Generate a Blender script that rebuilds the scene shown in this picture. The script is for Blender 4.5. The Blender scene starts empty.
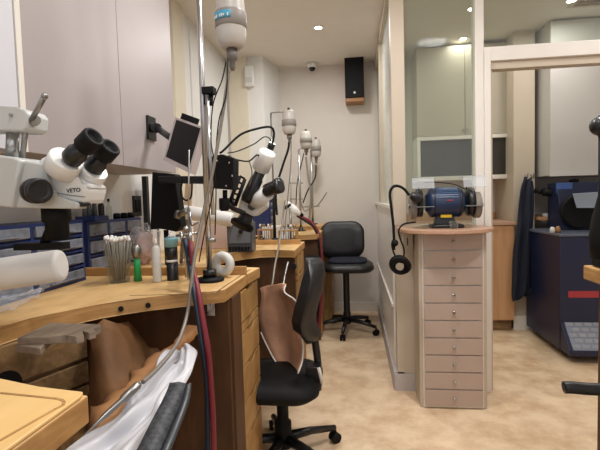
import bpy, bmesh, math, random
import numpy as np
from mathutils import Vector, Matrix
random.seed(7)
SC = bpy.context.scene
COL = SC.collection
# ------------------------------------------------------------------ camera
FP, YAW, PITCH, ROLL, EYE = 440.0, 7.1, 3.25, -1.6, 1.25
def Rx(a):
    a = math.radians(a); c, s = math.cos(a), math.sin(a)
    return np.array([[1,0,0],[0,c,-s],[0,s,c]])
def Rz(a):
    a = math.radians(a); c, s = math.cos(a), math.sin(a)
    return np.array([[c,-s,0],[s,c,0],[0,0,1]])
RR = Rz(YAW) @ Rx(90-PITCH) @ Rz(ROLL)
cam = bpy.data.objects.new('camera', bpy.data.cameras.new('camera'))
COL.objects.link(cam)
M = Matrix([list(map(float, r)) for r in RR]).to_4x4(); M.translation = (0, 0, EYE)
cam.matrix_world = M
cam.data.sensor_width = 36.0; cam.data.lens = FP/600*36.0
cam.data.clip_start = 0.02
SC.camera = cam
# ------------------------------------------------------------------ world, lamps, exposure
w = bpy.data.worlds.new('world'); SC.world = w; w.use_nodes = True
w.node_tree.nodes['Background'].inputs[0].default_value = (0.93, 0.96, 1.0, 1)
w.node_tree.nodes['Background'].inputs[1].default_value = 1.1
SC.view_settings.view_transform = 'Standard'; SC.view_settings.look = 'None'
SC.view_settings.gamma = 1; SC.view_settings.use_curve_mapping = False
SC.view_settings.exposure = 0.05
CEIL = 2.7
SPOTS = [(-.27,3.79,13),(-.20,1.95,18),(-.15,.6,9),(.75,1.5,17),(.45,-.6,8),
         (.94,3.65,4),(1.03,4.31,1.5),(1.655,3.64,6),(2.13,4.2,2),(1.7,2.3,7)]
def area_lamp(x, y, p, size=.25):
    l = bpy.data.lights.new('downlight_lamp', 'AREA'); l.shape = 'DISK'; l.size = size
    l.energy = p; l.color = (1.0, .98, .955)
    o = bpy.data.objects.new('downlight_lamp', l); COL.objects.link(o); o.location = (x, y, CEIL-.03)
    return o
# ------------------------------------------------------------------ pixel -> place
def ray(x, y):
    d = RR @ np.array([(x-300)/FP, -(y-225)/FP, -1.0]); return Vector(d)
def _on(ax, v, x, y):
    d = ray(x, y); o = Vector((0, 0, EYE)); return o + d*((v-o[ax])/d[ax])
def aX(x, y, v): return _on(0, v, x, y)
def aY(x, y, v): return _on(1, v, x, y)
def aZ(x, y, v): return _on(2, v, x, y)
# ------------------------------------------------------------------ materials
def lin(c):
    c = c/255.0
    return c/12.92 if c <= .04045 else ((c+.055)/1.055)**2.4
def rgb(h): return (lin(int(h[0:2],16)), lin(int(h[2:4],16)), lin(int(h[4:6],16)), 1)
def pbsdf(name):
    m = bpy.data.materials.new(name); m.use_nodes = True
    return m, m.node_tree, m.node_tree.nodes['Principled BSDF']
def mat(name, col, rough=.5, metal=0, noise=0, scale=8, bump=0, bscale=200, coat=0, stretch=None, spec=.5):
    m, nt, b = pbsdf(name); N, L = nt.nodes, nt.links
    b.inputs['Base Color'].default_value = rgb(col); b.inputs['Roughness'].default_value = rough
    b.inputs['Metallic'].default_value = metal; b.inputs['Coat Weight'].default_value = coat
    b.inputs['Specular IOR Level'].default_value = spec
    tc = N.new('ShaderNodeTexCoord')
    mp = N.new('ShaderNodeMapping'); L.new(tc.outputs['Object'], mp.inputs[0])
    if stretch: mp.inputs['Scale'].default_value = stretch
    n = N.new('ShaderNodeTexNoise'); n.inputs['Scale'].default_value = scale; n.inputs['Detail'].default_value = 4
    L.new(mp.outputs[0], n.inputs['Vector'])
    mx = N.new('ShaderNodeMix'); mx.data_type = 'RGBA'; mx.blend_type = 'MULTIPLY'
    mx.inputs['Factor'].default_value = 1.0
    mx.inputs['A'].default_value = rgb(col)
    r = N.new('ShaderNodeMapRange'); r.inputs[1].default_value = .3; r.inputs[2].default_value = .7
    r.inputs[3].default_value = 1-max(noise, .02); r.inputs[4].default_value = 1+max(noise, .02)*.4
    L.new(n.outputs['Fac'], r.inputs[0]); L.new(r.outputs[0], mx.inputs['B']); L.new(mx.outputs['Result'], b.inputs['Base Color'])
    if bump:
        n2 = N.new('ShaderNodeTexNoise'); n2.inputs['Scale'].default_value = bscale
        L.new(tc.outputs['Object'], n2.inputs['Vector'])
        bp = N.new('ShaderNodeBump'); bp.inputs['Strength'].default_value = bump; bp.inputs['Distance'].default_value = .002
        L.new(n2.outputs['Fac'], bp.inputs['Height']); L.new(bp.outputs[0], b.inputs['Normal'])
    return m
def wood(name, c1, c2, rough=.45, scale=(3,30,30), dist=2.0, stain=0):
    m, nt, b = pbsdf(name); N, L = nt.nodes, nt.links
    tc = N.new('ShaderNodeTexCoord'); mp = N.new('ShaderNodeMapping'); mp.inputs['Scale'].default_value = scale
    L.new(tc.outputs['Object'], mp.inputs[0])
    n = N.new('ShaderNodeTexNoise'); n.inputs['Scale'].default_value = 1.0; n.inputs['Detail'].default_value = 6
    n.inputs['Distortion'].default_value = dist
    L.new(mp.outputs[0], n.inputs['Vector'])
    cr = N.new('ShaderNodeValToRGB'); cr.color_ramp.elements[0].color = rgb(c2); cr.color_ramp.elements[1].color = rgb(c1)
    cr.color_ramp.elements[0].position = .3; cr.color_ramp.elements[1].position = .65
    L.new(n.outputs['Fac'], cr.inputs[0]); out = cr.outputs[0]
    if stain:
        n3 = N.new('ShaderNodeTexNoise'); n3.inputs['Scale'].default_value = 6; n3.inputs['Detail'].default_value = 5
        L.new(tc.outputs['Object'], n3.inputs['Vector'])
        r = N.new('ShaderNodeMapRange'); r.inputs[1].default_value = .42; r.inputs[2].default_value = .62
        r.inputs[3].default_value = 1.0; r.inputs[4].default_value = 1-stain
        L.new(n3.outputs['Fac'], r.inputs[0])
        mx = N.new('ShaderNodeMix'); mx.data_type = 'RGBA'; mx.blend_type = 'MULTIPLY'; mx.inputs['Factor'].default_value = 1
        L.new(out, mx.inputs['A']); L.new(r.outputs[0], mx.inputs['B']); out = mx.outputs['Result']
    L.new(out, b.inputs['Base Color']); b.inputs['Roughness'].default_value = rough
    return m
def glass(name, col='ffffff', rough=.02, alpha=.12, tint=None):
    m = bpy.data.materials.new(name); m.use_nodes = True; nt = m.node_tree; N, L = nt.nodes, nt.links
    N.clear(); o = N.new('ShaderNodeOutputMaterial'); t = N.new('ShaderNodeBsdfTransparent')
    t.inputs[0].default_value = rgb(tint or 'ffffff')
    g = N.new('ShaderNodeBsdfPrincipled'); g.inputs['Base Color'].default_value = rgb(col); g.inputs['Roughness'].default_value = rough
    mx = N.new('ShaderNodeMixShader'); f = N.new('ShaderNodeLayerWeight'); f.inputs[0].default_value = .5
    pw = N.new('ShaderNodeMath'); pw.operation = 'POWER'; pw.inputs[1].default_value = 4.0; L.new(f.outputs['Facing'], pw.inputs[0])
    ad = N.new('ShaderNodeMath'); ad.operation = 'MULTIPLY_ADD'; ad.inputs[1].default_value = .6; ad.inputs[2].default_value = alpha; ad.use_clamp = True
    L.new(pw.outputs[0], ad.inputs[0]); L.new(ad.outputs[0], mx.inputs[0])
    L.new(t.outputs[0], mx.inputs[1]); L.new(g.outputs[0], mx.inputs[2]); L.new(mx.outputs[0], o.inputs[0])
    return m
def emit(name, col, s):
    m = bpy.data.materials.new(name); m.use_nodes = True; N, L = m.node_tree.nodes, m.node_tree.links
    N.clear(); o = N.new('ShaderNodeOutputMaterial'); e = N.new('ShaderNodeEmission')
    e.inputs[0].default_value = rgb(col); e.inputs[1].default_value = s; L.new(e.outputs[0], o.inputs[0]); return m
def floor_mat():
    m, nt, b = pbsdf('mottled_floor'); N, L = nt.nodes, nt.links
    tc = N.new('ShaderNodeTexCoord')
    n1 = N.new('ShaderNodeTexNoise'); n1.inputs['Scale'].default_value = 5; n1.inputs['Detail'].default_value = 8; n1.inputs['Roughness'].default_value = .65
    L.new(tc.outputs['Object'], n1.inputs['Vector'])
    cr = N.new('ShaderNodeValToRGB'); cr.color_ramp.elements[0].color = rgb('cdad89'); cr.color_ramp.elements[1].color = rgb('ecd3b2')
    cr.color_ramp.elements[0].position = .35; cr.color_ramp.elements[1].position = .6
    L.new(n1.outputs['Fac'], cr.inputs[0]); L.new(cr.outputs[0], b.inputs['Base Color'])
    b.inputs['Roughness'].default_value = .42
    return m
def weave_mat():
    m, nt, b = pbsdf('chair_weave'); N, L = nt.nodes, nt.links
    tc = N.new('ShaderNodeTexCoord'); c = N.new('ShaderNodeTexChecker'); c.inputs['Scale'].default_value = 90
    mp = N.new('ShaderNodeMapping'); mp.inputs['Scale'].default_value = (1, 1, .5); mp.inputs['Rotation'].default_value = (.5,.3,.6)
    L.new(tc.outputs['Object'], mp.inputs[0]); L.new(mp.outputs[0], c.inputs['Vector'])
    c.inputs[1].default_value = rgb('45484d'); c.inputs[2].default_value = rgb('33353a')
    L.new(c.outputs[0], b.inputs['Base Color']); b.inputs['Roughness'].default_value = .6
    bp = N.new('ShaderNodeBump'); bp.inputs['Strength'].default_value = .6; bp.inputs['Distance'].default_value = .003
    L.new(c.outputs['Fac'], bp.inputs['Height']); L.new(bp.outputs[0], b.inputs['Normal'])
    return m
def hide_mat(name, c1, c2):
    m = mat(name, c1, .75, noise=.35, scale=7, bump=.5, bscale=60); return m
wallm = mat('wall_paint', 'd8d0c9', .8, noise=.02)
wallw = mat('white_wall_paint', 'e6e5e2', .75, noise=.02)
ceilm = mat('ceiling_paint', 'e8e3dc', .8, noise=.02)
creamp = mat('cream_paint', 'e0d7c4', .5, noise=.03)
framep = mat('frame_cream', 'c4b6a3', .4, noise=.03)
framew = mat('frame_white', 'e6e0d8', .3, noise=.03)
taupe = mat('cabinet_taupe', 'a59c9c', .45, noise=.02)
bluewhite = mat('cabinet_white', 'cfd0d8', .4, noise=.02)
backwhite = mat('block_white', 'c2beb9', .5, noise=.02)
backcab = mat('cabinet_beige', 'b3aa99', .5, noise=.02)
floorm = floor_mat()
maple = wood('maple', 'edc68c', 'd9ac6e', .42, (14, 2.5, 40), .6, stain=.22)
maplefg = wood('maple_clean', 'efc98a', 'e4ba78', .38, (14, 2, 40), .4, stain=.04)
edgew = wood('maple_edge', 'c79a60', 'a97c48', .5, (6, 6, 60), 1.0, stain=.2)
oldw = wood('worn_wood', '9a7a52', '6d5233', .6, (4, 18, 18), 2.0, stain=.3)
drw = wood('drawer_wood', 'b98f5a', '97703d', .5, (25, 5, 5), 1.5, stain=.15)
darkw = wood('dark_plywood', '5a3a1d', '412711', .6, (12, 12, 2), 1.5, stain=.2)
pinw = wood('pin_wood', '9d8c7a', '7d6c5b', .7, (20, 4, 20), 1.5, stain=.2)
peachw = wood('peach_laminate', 'cf9f74', 'c19066', .45, (20, 20, 2), .8)
worktopm = mat('worktop_laminate', 'c29a80', .35, noise=.12, scale=90)
black = mat('black_plastic', '17171a', .35)
blackm = mat('black_matte', '0c0c0e', .65, spec=.25)
leatherb = mat('black_leather', '15161a', .42, bump=.12, bscale=120)
navy = mat('navy_fabric', '161b2b', .85, bump=.4, bscale=150)
chrome = mat('chrome', 'b9b9b9', .28, 1)
steel = mat('steel', '9a9a98', .35, 1)
greyp = mat('light_grey_plastic', 'c4c6c4', .35)
whitep = mat('white_plastic', 'e6e6e4', .3)
motorp = mat('motor_grey', 'bdb8b1', .4)
motorb = mat('motor_band', '8f8a84', .45)
bluel = mat('label_blue', '4fa3c4', .5)
bluep = mat('blue_plastic', '1c2e62', .45)
drawp = mat('smoky_drawer', '7b808c', .25, noise=.35, scale=25)
green = mat('green_plastic', '1d9a55', .4)
clearp = glass('clear_plastic', 'dfe3e8', .15, .18)
milky = mat('milky_plastic', 'cfcfcb', .4)
pinkbag = mat('pink_paper', 'd9b9b4', .6, noise=.25, scale=30)
glassm = glass('window_glass', 'ffffff', .02, .04, 'eff3ee')
cupg = glass('cup_glass', 'dfe2dd', .05, .03, 'f0f0ec')
redh = mat('red_hose', '7a222e', .5)
blueh = mat('blue_black_hose', '1b2a3c', .4)
cablem = mat('grey_sheath', '8d867c', .4, .3)
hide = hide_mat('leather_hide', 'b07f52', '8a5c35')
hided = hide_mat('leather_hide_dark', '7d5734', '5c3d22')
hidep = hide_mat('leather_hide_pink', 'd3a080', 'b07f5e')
satin = mat('white_satin', 'd2d2d8', .36, noise=.03)
screenm = mat('dark_screen', '08090b', .25, spec=.2)
machb = mat('machine_blue', '151d3c', .4, noise=.05)
redp = mat('red_stripe', 'a5333a', .5)
yellow = mat('yellow_label', 'd9b41f', .5)
pinkt = mat('drawer_pink_taupe', 'b9a598', .4)
grinderb = mat('grinder_blue', '1d2f4e', .4)
glassdark = mat('dark_niche_glass', '37312c', .15)
tubew = mat('white_tube_enamel', 'eceae8', .45)
plate = mat('checker_plate', 'a8adb8', .3, .6, noise=.2, scale=60)
glow = emit('lamp_glow', 'fff4e0', 25)
amber = mat('amber_bits', '9a6a3a', .4)
dbox = mat('control_box_grey', '4a4c50', .4)
pinkbox = mat('pink_storage', 'cdb3a8', .5)
camdome = mat('camera_dome', '101014', .05)
# ------------------------------------------------------------------ mesh collector
def basis(d):
    d = Vector(d).normalized(); u = Vector((0,0,1)) if abs(d.z) < .95 else Vector((1,0,0))
    a = d.cross(u).normalized(); return a, a.cross(d).normalized(), d
class MB:
    def __init__(s): s.bm = bmesh.new(); s.mats = []; s.mi = 0
    def m(s, mt):
        if mt not in s.mats: s.mats.append(mt)
        s.mi = s.mats.index(mt); return s
    def _face(s, vs, smooth=False):
        try:
            f = s.bm.faces.new(vs); f.smooth = smooth; f.material_index = s.mi; return f
        except ValueError: return None
    def box(s, x0, x1, y0, y1, z0, z1, bev=0):
        return s.obox(((x0+x1)/2, (y0+y1)/2, (z0+z1)/2), (abs(x1-x0)/2, abs(y1-y0)/2, abs(z1-z0)/2), None, bev)
    def obox(s, c, h, rot=None, bev=0):
        c = Vector(c); vs = []
        for i in (-1,1):
            for j in (-1,1):
                for k in (-1,1):
                    v = Vector((i*h[0], j*h[1], k*h[2]))
                    if rot is not None: v = rot @ v
                    vs.append(s.bm.verts.new(c+v))
        fs = [(0,1,3,2),(4,6,7,5),(0,4,5,1),(2,3,7,6),(0,2,6,4),(1,5,7,3)]
        F = [s._face([vs[i] for i in f]) for f in fs]
        if bev:
            es = list({e for f in F for e in f.edges})
            r = bmesh.ops.bevel(s.bm, geom=es, offset=bev, segments=2, affect='EDGES', profile=.5)
            for f in r['faces']: f.material_index = s.mi; f.smooth = True
        return s
    def tube(s, pts, r, n=10, cap=True, smooth=True):
        pts = [Vector(p) for p in pts]; rs = r if isinstance(r, (list, tuple)) else [r]*len(pts)
        rings = []; a = None
        for i, p in enumerate(pts):
            d = (pts[min(i+1, len(pts)-1)] - pts[max(i-1, 0)])
            if d.length < 1e-9: d = Vector((0,0,1))
            d.normalize()
            if a is None: a, b, _ = basis(d)
            else:
                a = (a - d*a.dot(d)).normalized(); b = d.cross(a)
            if i == 0: b = d.cross(a)
            rings.append([s.bm.verts.new(p + (a*math.cos(t)+b*math.sin(t))*rs[i]) for t in [2*math.pi*k/n for k in range(n)]])
        for q in range(len(rings)-1):
            for k in range(n):
                s._face([rings[q][k], rings[q][(k+1)%n], rings[q+1][(k+1)%n], rings[q+1][k]], smooth)
        if cap:
            s._face(list(reversed(rings[0]))); s._face(rings[-1])
        return s
    def lathe(s, prof, o, d=(0,0,1), n=24, smooth=True):
        o = Vector(o); d = Vector(d).normalized()   # prof: list of (radius, height along d)
        pts = [o+d*h for _, h in prof]; a, b, _ = basis(d); rings = []
        for (r, h), p in zip(prof, pts):
            rings.append([s.bm.verts.new(p + (a*math.cos(t)+b*math.sin(t))*max(r, 1e-4)) for t in [2*math.pi*k/n for k in range(n)]])
        for q in range(len(rings)-1):
            sharp = False
            for k in range(n):
                s._face([rings[q][k], rings[q][(k+1)%n], rings[q+1][(k+1)%n], rings[q+1][k]], smooth)
        s._face(list(reversed(rings[0]))); s._face(rings[-1])
        return s
    def cyl(s, p, q, r, n=20, r2=None, smooth=True):
        p, q = Vector(p), Vector(q); return s.lathe([(r,0),(r if r2 is None else r2,(q-p).length)], p, q-p, n, smooth)
    def prism(s, pts, ext, bev=0):
        ext = Vector(ext); A = [s.bm.verts.new(Vector(p)) for p in pts]; B = [s.bm.verts.new(Vector(p)+ext) for p in pts]
        F = [s._face(A), s._face(list(reversed(B)))]
        n = len(pts)
        for i in range(n): F.append(s._face([A[i], B[i], B[(i+1)%n], A[(i+1)%n]]))
        if bev:
            es = list({e for f in F if f for e in f.edges})
            r = bmesh.ops.bevel(s.bm, geom=es, offset=bev, segments=2, affect='EDGES', profile=.5)
            for f in r['faces']: f.material_index = s.mi; f.smooth = True
        return s
    def sheet(s, grid, th=.004, smooth=True):
        R, Cn = len(grid), len(grid[0]); G = [[Vector(p) for p in r] for r in grid]
        T = []; Bt = []
        for i in range(R):
            ra, rb = [], []
            for j in range(Cn):
                du = G[min(i+1,R-1)][j]-G[max(i-1,0)][j]; dv = G[i][min(j+1,Cn-1)]-G[i][max(j-1,0)]
                n = du.cross(dv); n = n.normalized() if n.length > 1e-12 else Vector((0,0,1))
                ra.append(s.bm.verts.new(G[i][j]+n*th/2)); rb.append(s.bm.verts.new(G[i][j]-n*th/2))
            T.append(ra); Bt.append(rb)
        for i in range(R-1):
            for j in range(Cn-1):
                s._face([T[i][j],T[i+1][j],T[i+1][j+1],T[i][j+1]], smooth)
                s._face([Bt[i][j],Bt[i][j+1],Bt[i+1][j+1],Bt[i+1][j]], smooth)
        for i in range(R-1):
            s._face([T[i][0],Bt[i][0],Bt[i+1][0],T[i+1][0]]); s._face([T[i][-1],T[i+1][-1],Bt[i+1][-1],Bt[i][-1]])
        for j in range(Cn-1):
            s._face([T[0][j],T[0][j+1],Bt[0][j+1],Bt[0][j]]); s._face([T[-1][j],Bt[-1][j],Bt[-1][j+1],T[-1][j+1]])
        return s
    def ball(s, c, r, n=14, sc=(1,1,1)):
        mt = Matrix.Translation(Vector(c)) @ Matrix.Diagonal((r*sc[0], r*sc[1], r*sc[2], 1))
        g = bmesh.ops.create_uvsphere(s.bm, u_segments=n, v_segments=max(6,n//2), radius=1, matrix=mt)
        for v in g['verts']:
            for f in v.link_faces: f.smooth = True; f.material_index = s.mi
        return s
    def torus(s, c, R, r, ax=(0,0,1), n=24, k=8):
        a, b, d = basis(ax); c = Vector(c); rg = []
        for i in range(n):
            t = 2*math.pi*i/n; e = a*math.cos(t)+b*math.sin(t)
            rg.append([s.bm.verts.new(c+e*(R+r*math.cos(u))+d*r*math.sin(u)) for u in [2*math.pi*j/k for j in range(k)]])
        for i in range(n):
            for j in range(k): s._face([rg[i][j],rg[(i+1)%n][j],rg[(i+1)%n][(j+1)%k],rg[i][(j+1)%k]], True)
        return s
    def build(s, name, mt, parent=None):
        if not s.mats: s.mats = [mt]
        bmesh.ops.recalc_face_normals(s.bm, faces=s.bm.faces[:])
        me = bpy.data.meshes.new(name); s.bm.to_mesh(me); s.bm.free()
        for x in s.mats: me.materials.append(x)
        o = bpy.data.objects.new(name, me); COL.objects.link(o)
        if parent is not None:
            o.parent = parent; o.matrix_parent_inverse = world_of(parent).inverted()
        return o
def world_of(o):
    m = o.matrix_basis.copy()
    return world_of(o.parent) @ o.matrix_parent_inverse @ m if o.parent else m
def thing(name, label, cat, loc=(0,0,0), group=None):
    o = bpy.data.objects.new(name, None); COL.objects.link(o); o.location = loc; o.empty_display_size = .05
    return tag(o, label, cat, group)
def tag(o, label, cat, group=None):
    o['label'] = label; o['category'] = cat
    if group: o['group'] = group
    return o
def struct(o): o['kind'] = 'structure'; return o
def sbox(name, mt, *a, bev=0): return struct(MB().box(*a, bev=bev).build(name, mt))
def part(name, mt, par, f):
    m = MB(); f(m); return m.build(name, mt, par)
def pbox(name, mt, par, *a, bev=0): return MB().box(*a, bev=bev).build(name, mt, par)
def copy_tree(o, parent=None):
    c = o.copy(); COL.objects.link(c)
    if parent is not None: c.parent = parent
    for ch in [x for x in o.children]: copy_tree(ch, c)
    return c
def curve_pts(P, n=8):
    P = [Vector(p) for p in P]; out = []
    for i in range(len(P)-1):
        p0, p1, p2, p3 = P[max(i-1,0)], P[i], P[i+1], P[min(i+2, len(P)-1)]
        for k in range(n):
            t = k/n
            out.append(.5*((2*p1)+(p2-p0)*t+(2*p0-5*p1+4*p2-p3)*t*t+(3*p1-p0-3*p2+p3)*t**3))
    out.append(P[-1]); return out
def writing(txt, size, loc, rot, mt, par, name='lettering', depth=.0006):
    cu = bpy.data.curves.new('writing', 'FONT'); cu.body = txt; cu.size = size; cu.extrude = depth
    cu.align_x = 'CENTER'; cu.align_y = 'CENTER'
    t = bpy.data.objects.new('tmp', cu); COL.objects.link(t)
    me = bpy.data.meshes.new_from_object(t.evaluated_get(bpy.context.evaluated_depsgraph_get()))
    COL.objects.unlink(t); bpy.data.objects.remove(t)
    me.materials.clear(); me.materials.append(mt); me.name = name
    me.transform(Matrix.Translation(loc) @ rot.to_4x4())
    o = bpy.data.objects.new(name, me); COL.objects.link(o)
    if par is not None:
        o.parent = par; o.matrix_parent_inverse = world_of(par).inverted()
    return o

# ================================================================== SETTING
WX = -1.27     # left wall
sbox('floor', floorm, -1.45, 3.1, -1.6, 5.2, -.06, 0)
sbox('ceiling', ceilm, -1.45, 3.1, -1.6, 5.2, CEIL, CEIL+.06)
sbox('wall_left', wallw, WX-.12, WX, -1.5, 4.43, 0, CEIL)
sbox('wall_far', wallm, -1.39, .30, 4.87, 5.0, 0, CEIL)
sbox('wall_right', wallm, 2.9, 3.02, -1.5, 5.0, 0, CEIL)
sbox('wall_back', wallm, -1.39, 3.02, -1.6, -1.5, 0, 1.0)   # unseen wall behind the camera, opening above it made up to admit fill light
sbox('wall_behind', wallm, -1.39, 3.02, -1.6, -1.5, 2.5, CEIL)  # unseen upper strip; the gap beneath is shaped for the daylight fill
# chase in the far left corner: cream strip, white face, slanted white return
struct(MB().prism([(-1.39,4.43,0),(-.885,4.43,0),(-.79,4.87,0),(-1.39,4.87,0)], (0,0,CEIL)).build('wall_corner', wallw))
sbox('trim_1', creamp, -1.235, -1.045, 4.405, 4.43, 0, CEIL)
sbox('trim_2', creamp, WX, WX+.035, 3.02, 3.22, 0, CEIL)
sbox('trim_3', wallw, WX, WX+.012, 3.42, 4.40, 0, CEIL-.08)
sbox('baseboard_far', framew, -.78, .24, 4.855, 4.87, 0, .1)
# partition between shop and back room
PY = 2.845
sbox('wall_partition', framew, .245, .30, PY+.10, 4.87, .12, 1.18)
sbox('trim_4', framew, .232, .245, PY+.09, 4.87, .525, .545)
sbox('trim_5', framew, .225, .32, PY+.09, 4.87, 1.18, 1.20)
sbox('baseboard_partition', mat('plinth_grey', 'b4aeb0', .5), .232, .30, PY+.0, 4.87, 0, .12)
sbox('wall_stub', framep, .257, .745, PY, PY+.09, 0, 1.07)
sbox('baseboard_stub', mat('plinth_grey2', 'bdb6b4', .5), .237, .80, PY-.012, PY, 0, .11)
wf = struct(MB().box(.243,.327, PY, PY+.09, 1.07, CEIL, bev=.004).build('window_1', framep))
pbox('window_frame', framep, wf, .243, .30, 4.05, 4.13, 1.2, CEIL)
pbox('window_frame', framep, wf, .243, .30, PY+.09, 4.87, CEIL-.09, CEIL)
pbox('window_pane', glassm, wf, .268, .276, PY+.09, 4.87, 1.2, CEIL-.09)
pbox('window_pane', glassm, wf, .327, .755, PY+.04, PY+.048, 1.07, CEIL)
d = struct(MB().box(.748,.80, PY, PY+.09, 0, CEIL, bev=.004).build('door_1', framew))
pbox('door_jamb', framew, d, .80, .838, PY-.006, PY+.09, 0, 2.12, bev=.003)
pbox('door_jamb', framep, d, .838, .856, PY+.03, PY+.09, 0, 2.03)
pbox('door_header', framew, d, .80, 2.9, PY, PY+.09, 2.06, 2.145, bev=.004)
pbox('door_header', framep, d, .84, 2.9, PY+.02, PY+.09, 2.015, 2.06)
pbox('window_pane', glassm, d, .80, 2.9, PY+.04, PY+.048, 2.145, CEIL)
# back room
sbox('wall_backroom', wallm, .30, 3.0, 4.75, 4.87, 0, CEIL)
sbox('wall_pillar', framep, 1.44, 1.62, 4.22, 4.75, 0, CEIL)
sbox('baseboard_pillar', framew, 1.435, 1.60, 4.205, 4.22, 0, .13)
sbox('baseboard_backroom', framew, 1.62, 2.9, 4.735, 4.75, 0, .1)

# ---- ceiling fittings
for i, (x, y, p) in enumerate(SPOTS):
    lamp = area_lamp(x, y, p)
    if y > 3:
        names = {(-.27,3.79):'round recessed ceiling spot above the far chair in the workshop',
                 (.94,3.65):'recessed ceiling spot seen through glass left of the door post',
                 (1.03,4.31):'recessed ceiling spot just above the tall back room wall cupboard',
                 (1.655,3.64):'recessed ceiling spot by the vent over the back room doorway',
                 (2.13,4.2):'recessed ceiling spot at the far right above the white wall block'}
        t = thing('ceiling_spotlight', names[(x,y)], 'spotlight', (x,y,CEIL), 'recessed ceiling spotlights')
        part('trim_ring', whitep, t, lambda m: m.torus((x,y,CEIL-.004), .036, .006))
        part('bulb', glow, t, lambda m: m.cyl((x,y,CEIL-.012),(x,y,CEIL-.001), .022))
v = thing('ceiling_vent', 'square slatted grille in the back room ceiling', 'vent', (1.75,3.75,CEIL))
vp = aZ(592, 0, CEIL)
part('vent_frame', framep, v, lambda m: [m.box(vp.x-.13, vp.x+.22, vp.y-.20, vp.y+.1, CEIL-.012, CEIL-.001)])
part('slat', oldw, v, lambda m: [m.box(vp.x-.11, vp.x+.2, vp.y-.17+.05*k, vp.y-.145+.05*k, CEIL-.018, CEIL-.0121) for k in range(5)])
c = aZ(313, 66, CEIL); c.y = min(c.y, 4.75)
t = thing('dome_camera', 'small white dome security camera on the ceiling by far wall', 'camera', (c.x,c.y,CEIL))
part('housing', whitep, t, lambda m: m.lathe([(.055,0),(.055,.035),(.04,.05)], (c.x,c.y,CEIL-.001), (0,0,-1)))
part('dome', camdome, t, lambda m: m.ball((c.x,c.y,CEIL-.052), .036))
# second tiny fitting
c = aZ(328, 63, CEIL)
# ---- speaker
t = thing('loudspeaker', 'black box loudspeaker mounted high on the far wall', 'speaker', (.03,4.8,2.3))
a, b = aY(344.5, 56, 4.66), aY(364, 97, 4.66)
pbox('cabinet', amber, t, a.x, b.x, 4.67, 4.86, b.z-.04, a.z, bev=.006)
pbox('grille', blackm, t, a.x-.002, b.x+.002, 4.655, 4.672, b.z, a.z, bev=.006)
part('badge', steel, t, lambda m: m.cyl(((a.x+b.x)/2,4.653,b.z+.05),((a.x+b.x)/2,4.657,b.z+.05),.012))
# smoke detector / sensor on chase
p = aY(249.5, 76, 4.40)
t = thing('motion_sensor', 'small white wall sensor beside the cream strip near ceiling', 'sensor', p)
part('housing', whitep, t, lambda m: m.box(p.x-.05, p.x+.05, p.y-.03, 4.43, p.z-.11, p.z+.10, bev=.015))
part('lens', milky, t, lambda m: m.box(p.x-.03, p.x+.03, p.y-.036, p.y-.031, p.z-.07, p.z-.02))

# ================================================================== LEFT WALL CABINETS
CX = -.95
def door_cab(name, label, y0, y1, splits, mt, z0=1.413):
    t = thing(name, label, 'cabinet', (CX, y0, z0))
    pbox('body', mt, t, WX+.002, CX-.02, y0, y1, z0, CEIL-.02)
    for p, q in splits: pbox('door', mt, t, CX-.019, CX, p+.0015, q-.0015, z0, CEIL-.03, bev=.0015)
    return t
y1 = aX(119, 70, CX).y; ys = aX(22, 50, CX).y; ye = aX(174, 120, CX).y
door_cab('wall_cabinet', 'large taupe two-door wall cabinet above the nearest bench', ys, ye, [(ys,y1),(y1,ye)], taupe)
yw = aX(16, 50, CX).y
fs = pbox('filler_panel', framew, None, WX+.002, CX+.002, yw+.001, ys-.001, 1.413, CEIL-.02)
tag(fs, 'narrow off-white filler strip between the two upper wall cabinets', 'panel')
door_cab('wall_cabinet', 'bluish white wall cabinet at the left edge behind the microscope', -.2, yw-.002, [(-.2,yw-.002)], bluewhite)

# ================================================================== BENCHES
ZT = .95
def bench_top_A(z0, z1):
    arc = [(-.426,.636),(-.52,.648),(-.62,.675),(-.73,.735),(-.83,.83),(-.885,.92),(-.897,.997),(-.882,1.082),(-.833,1.158),
           (-.777,1.243),(-.722,1.298),(-.663,1.339),(-.565,1.399),(-.50,1.422),(-.449,1.455)]
    pts = [(WX+.001,.05),(-.43,.05)] + arc + [(-.445,1.745),(WX+.001,1.745)]
    return [(x,y,z0) for x,y in pts], (0,0,z1-z0)
A = thing('jewellers_bench', 'nearest wooden jewellers workbench with round cutout and clamped pin', 'workbench', (-.85,1.0,0))
m = MB().m(maple); P_, e_ = bench_top_A(.905, ZT); m.prism(P_, e_, bev=.003)
m.m(edgew); top = m.build('worktop', maple, A)
for f in top.data.polygons:
    if abs(f.normal.z) < .5: f.material_index = 1
# near arm tray (light board with groove)
part('tray_board', maplefg, A, lambda m: m.prism([(-1.0,.06,.9505),(-.4305,.06,.9505),(-.4275,.62,.9505),(-.433,.634,.9505),(-.52,.647,.9505),(-.62,.674,.9505),(-.73,.733,.9505),(-.83,.828,.9505),(-1.0,.828,.9505)], (0,0,.006), bev=.002))
def groove(m, pts, w=.0045, z=.9568):
    for p, q in zip(pts[:-1], pts[1:]):
        p = Vector((*p, z)); q = Vector((*q, z)); d = (q-p); mid = (p+q)/2
        m.obox(mid, (d.length/2+.0008, w/2, .0006), Matrix.Rotation(math.atan2(d.y, d.x), 3, 'Z'))
g1 = [tuple(aZ(*q, .96))[:2] for q in [(0,391),(30,394),(55,396.5),(62,398),(64,400),(63,403),(55,407),(0,438)]]
part('groove', edgew, A, lambda m: groove(m, [(x,y) for x,y in g1]))
g2 = [tuple(aZ(*q, .9505))[:2] for q in [(130,295.5),(214,293.5),(250,269.5)]]
part('groove', oldw, A, lambda m: groove(m, g2, .005, .9505))
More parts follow.
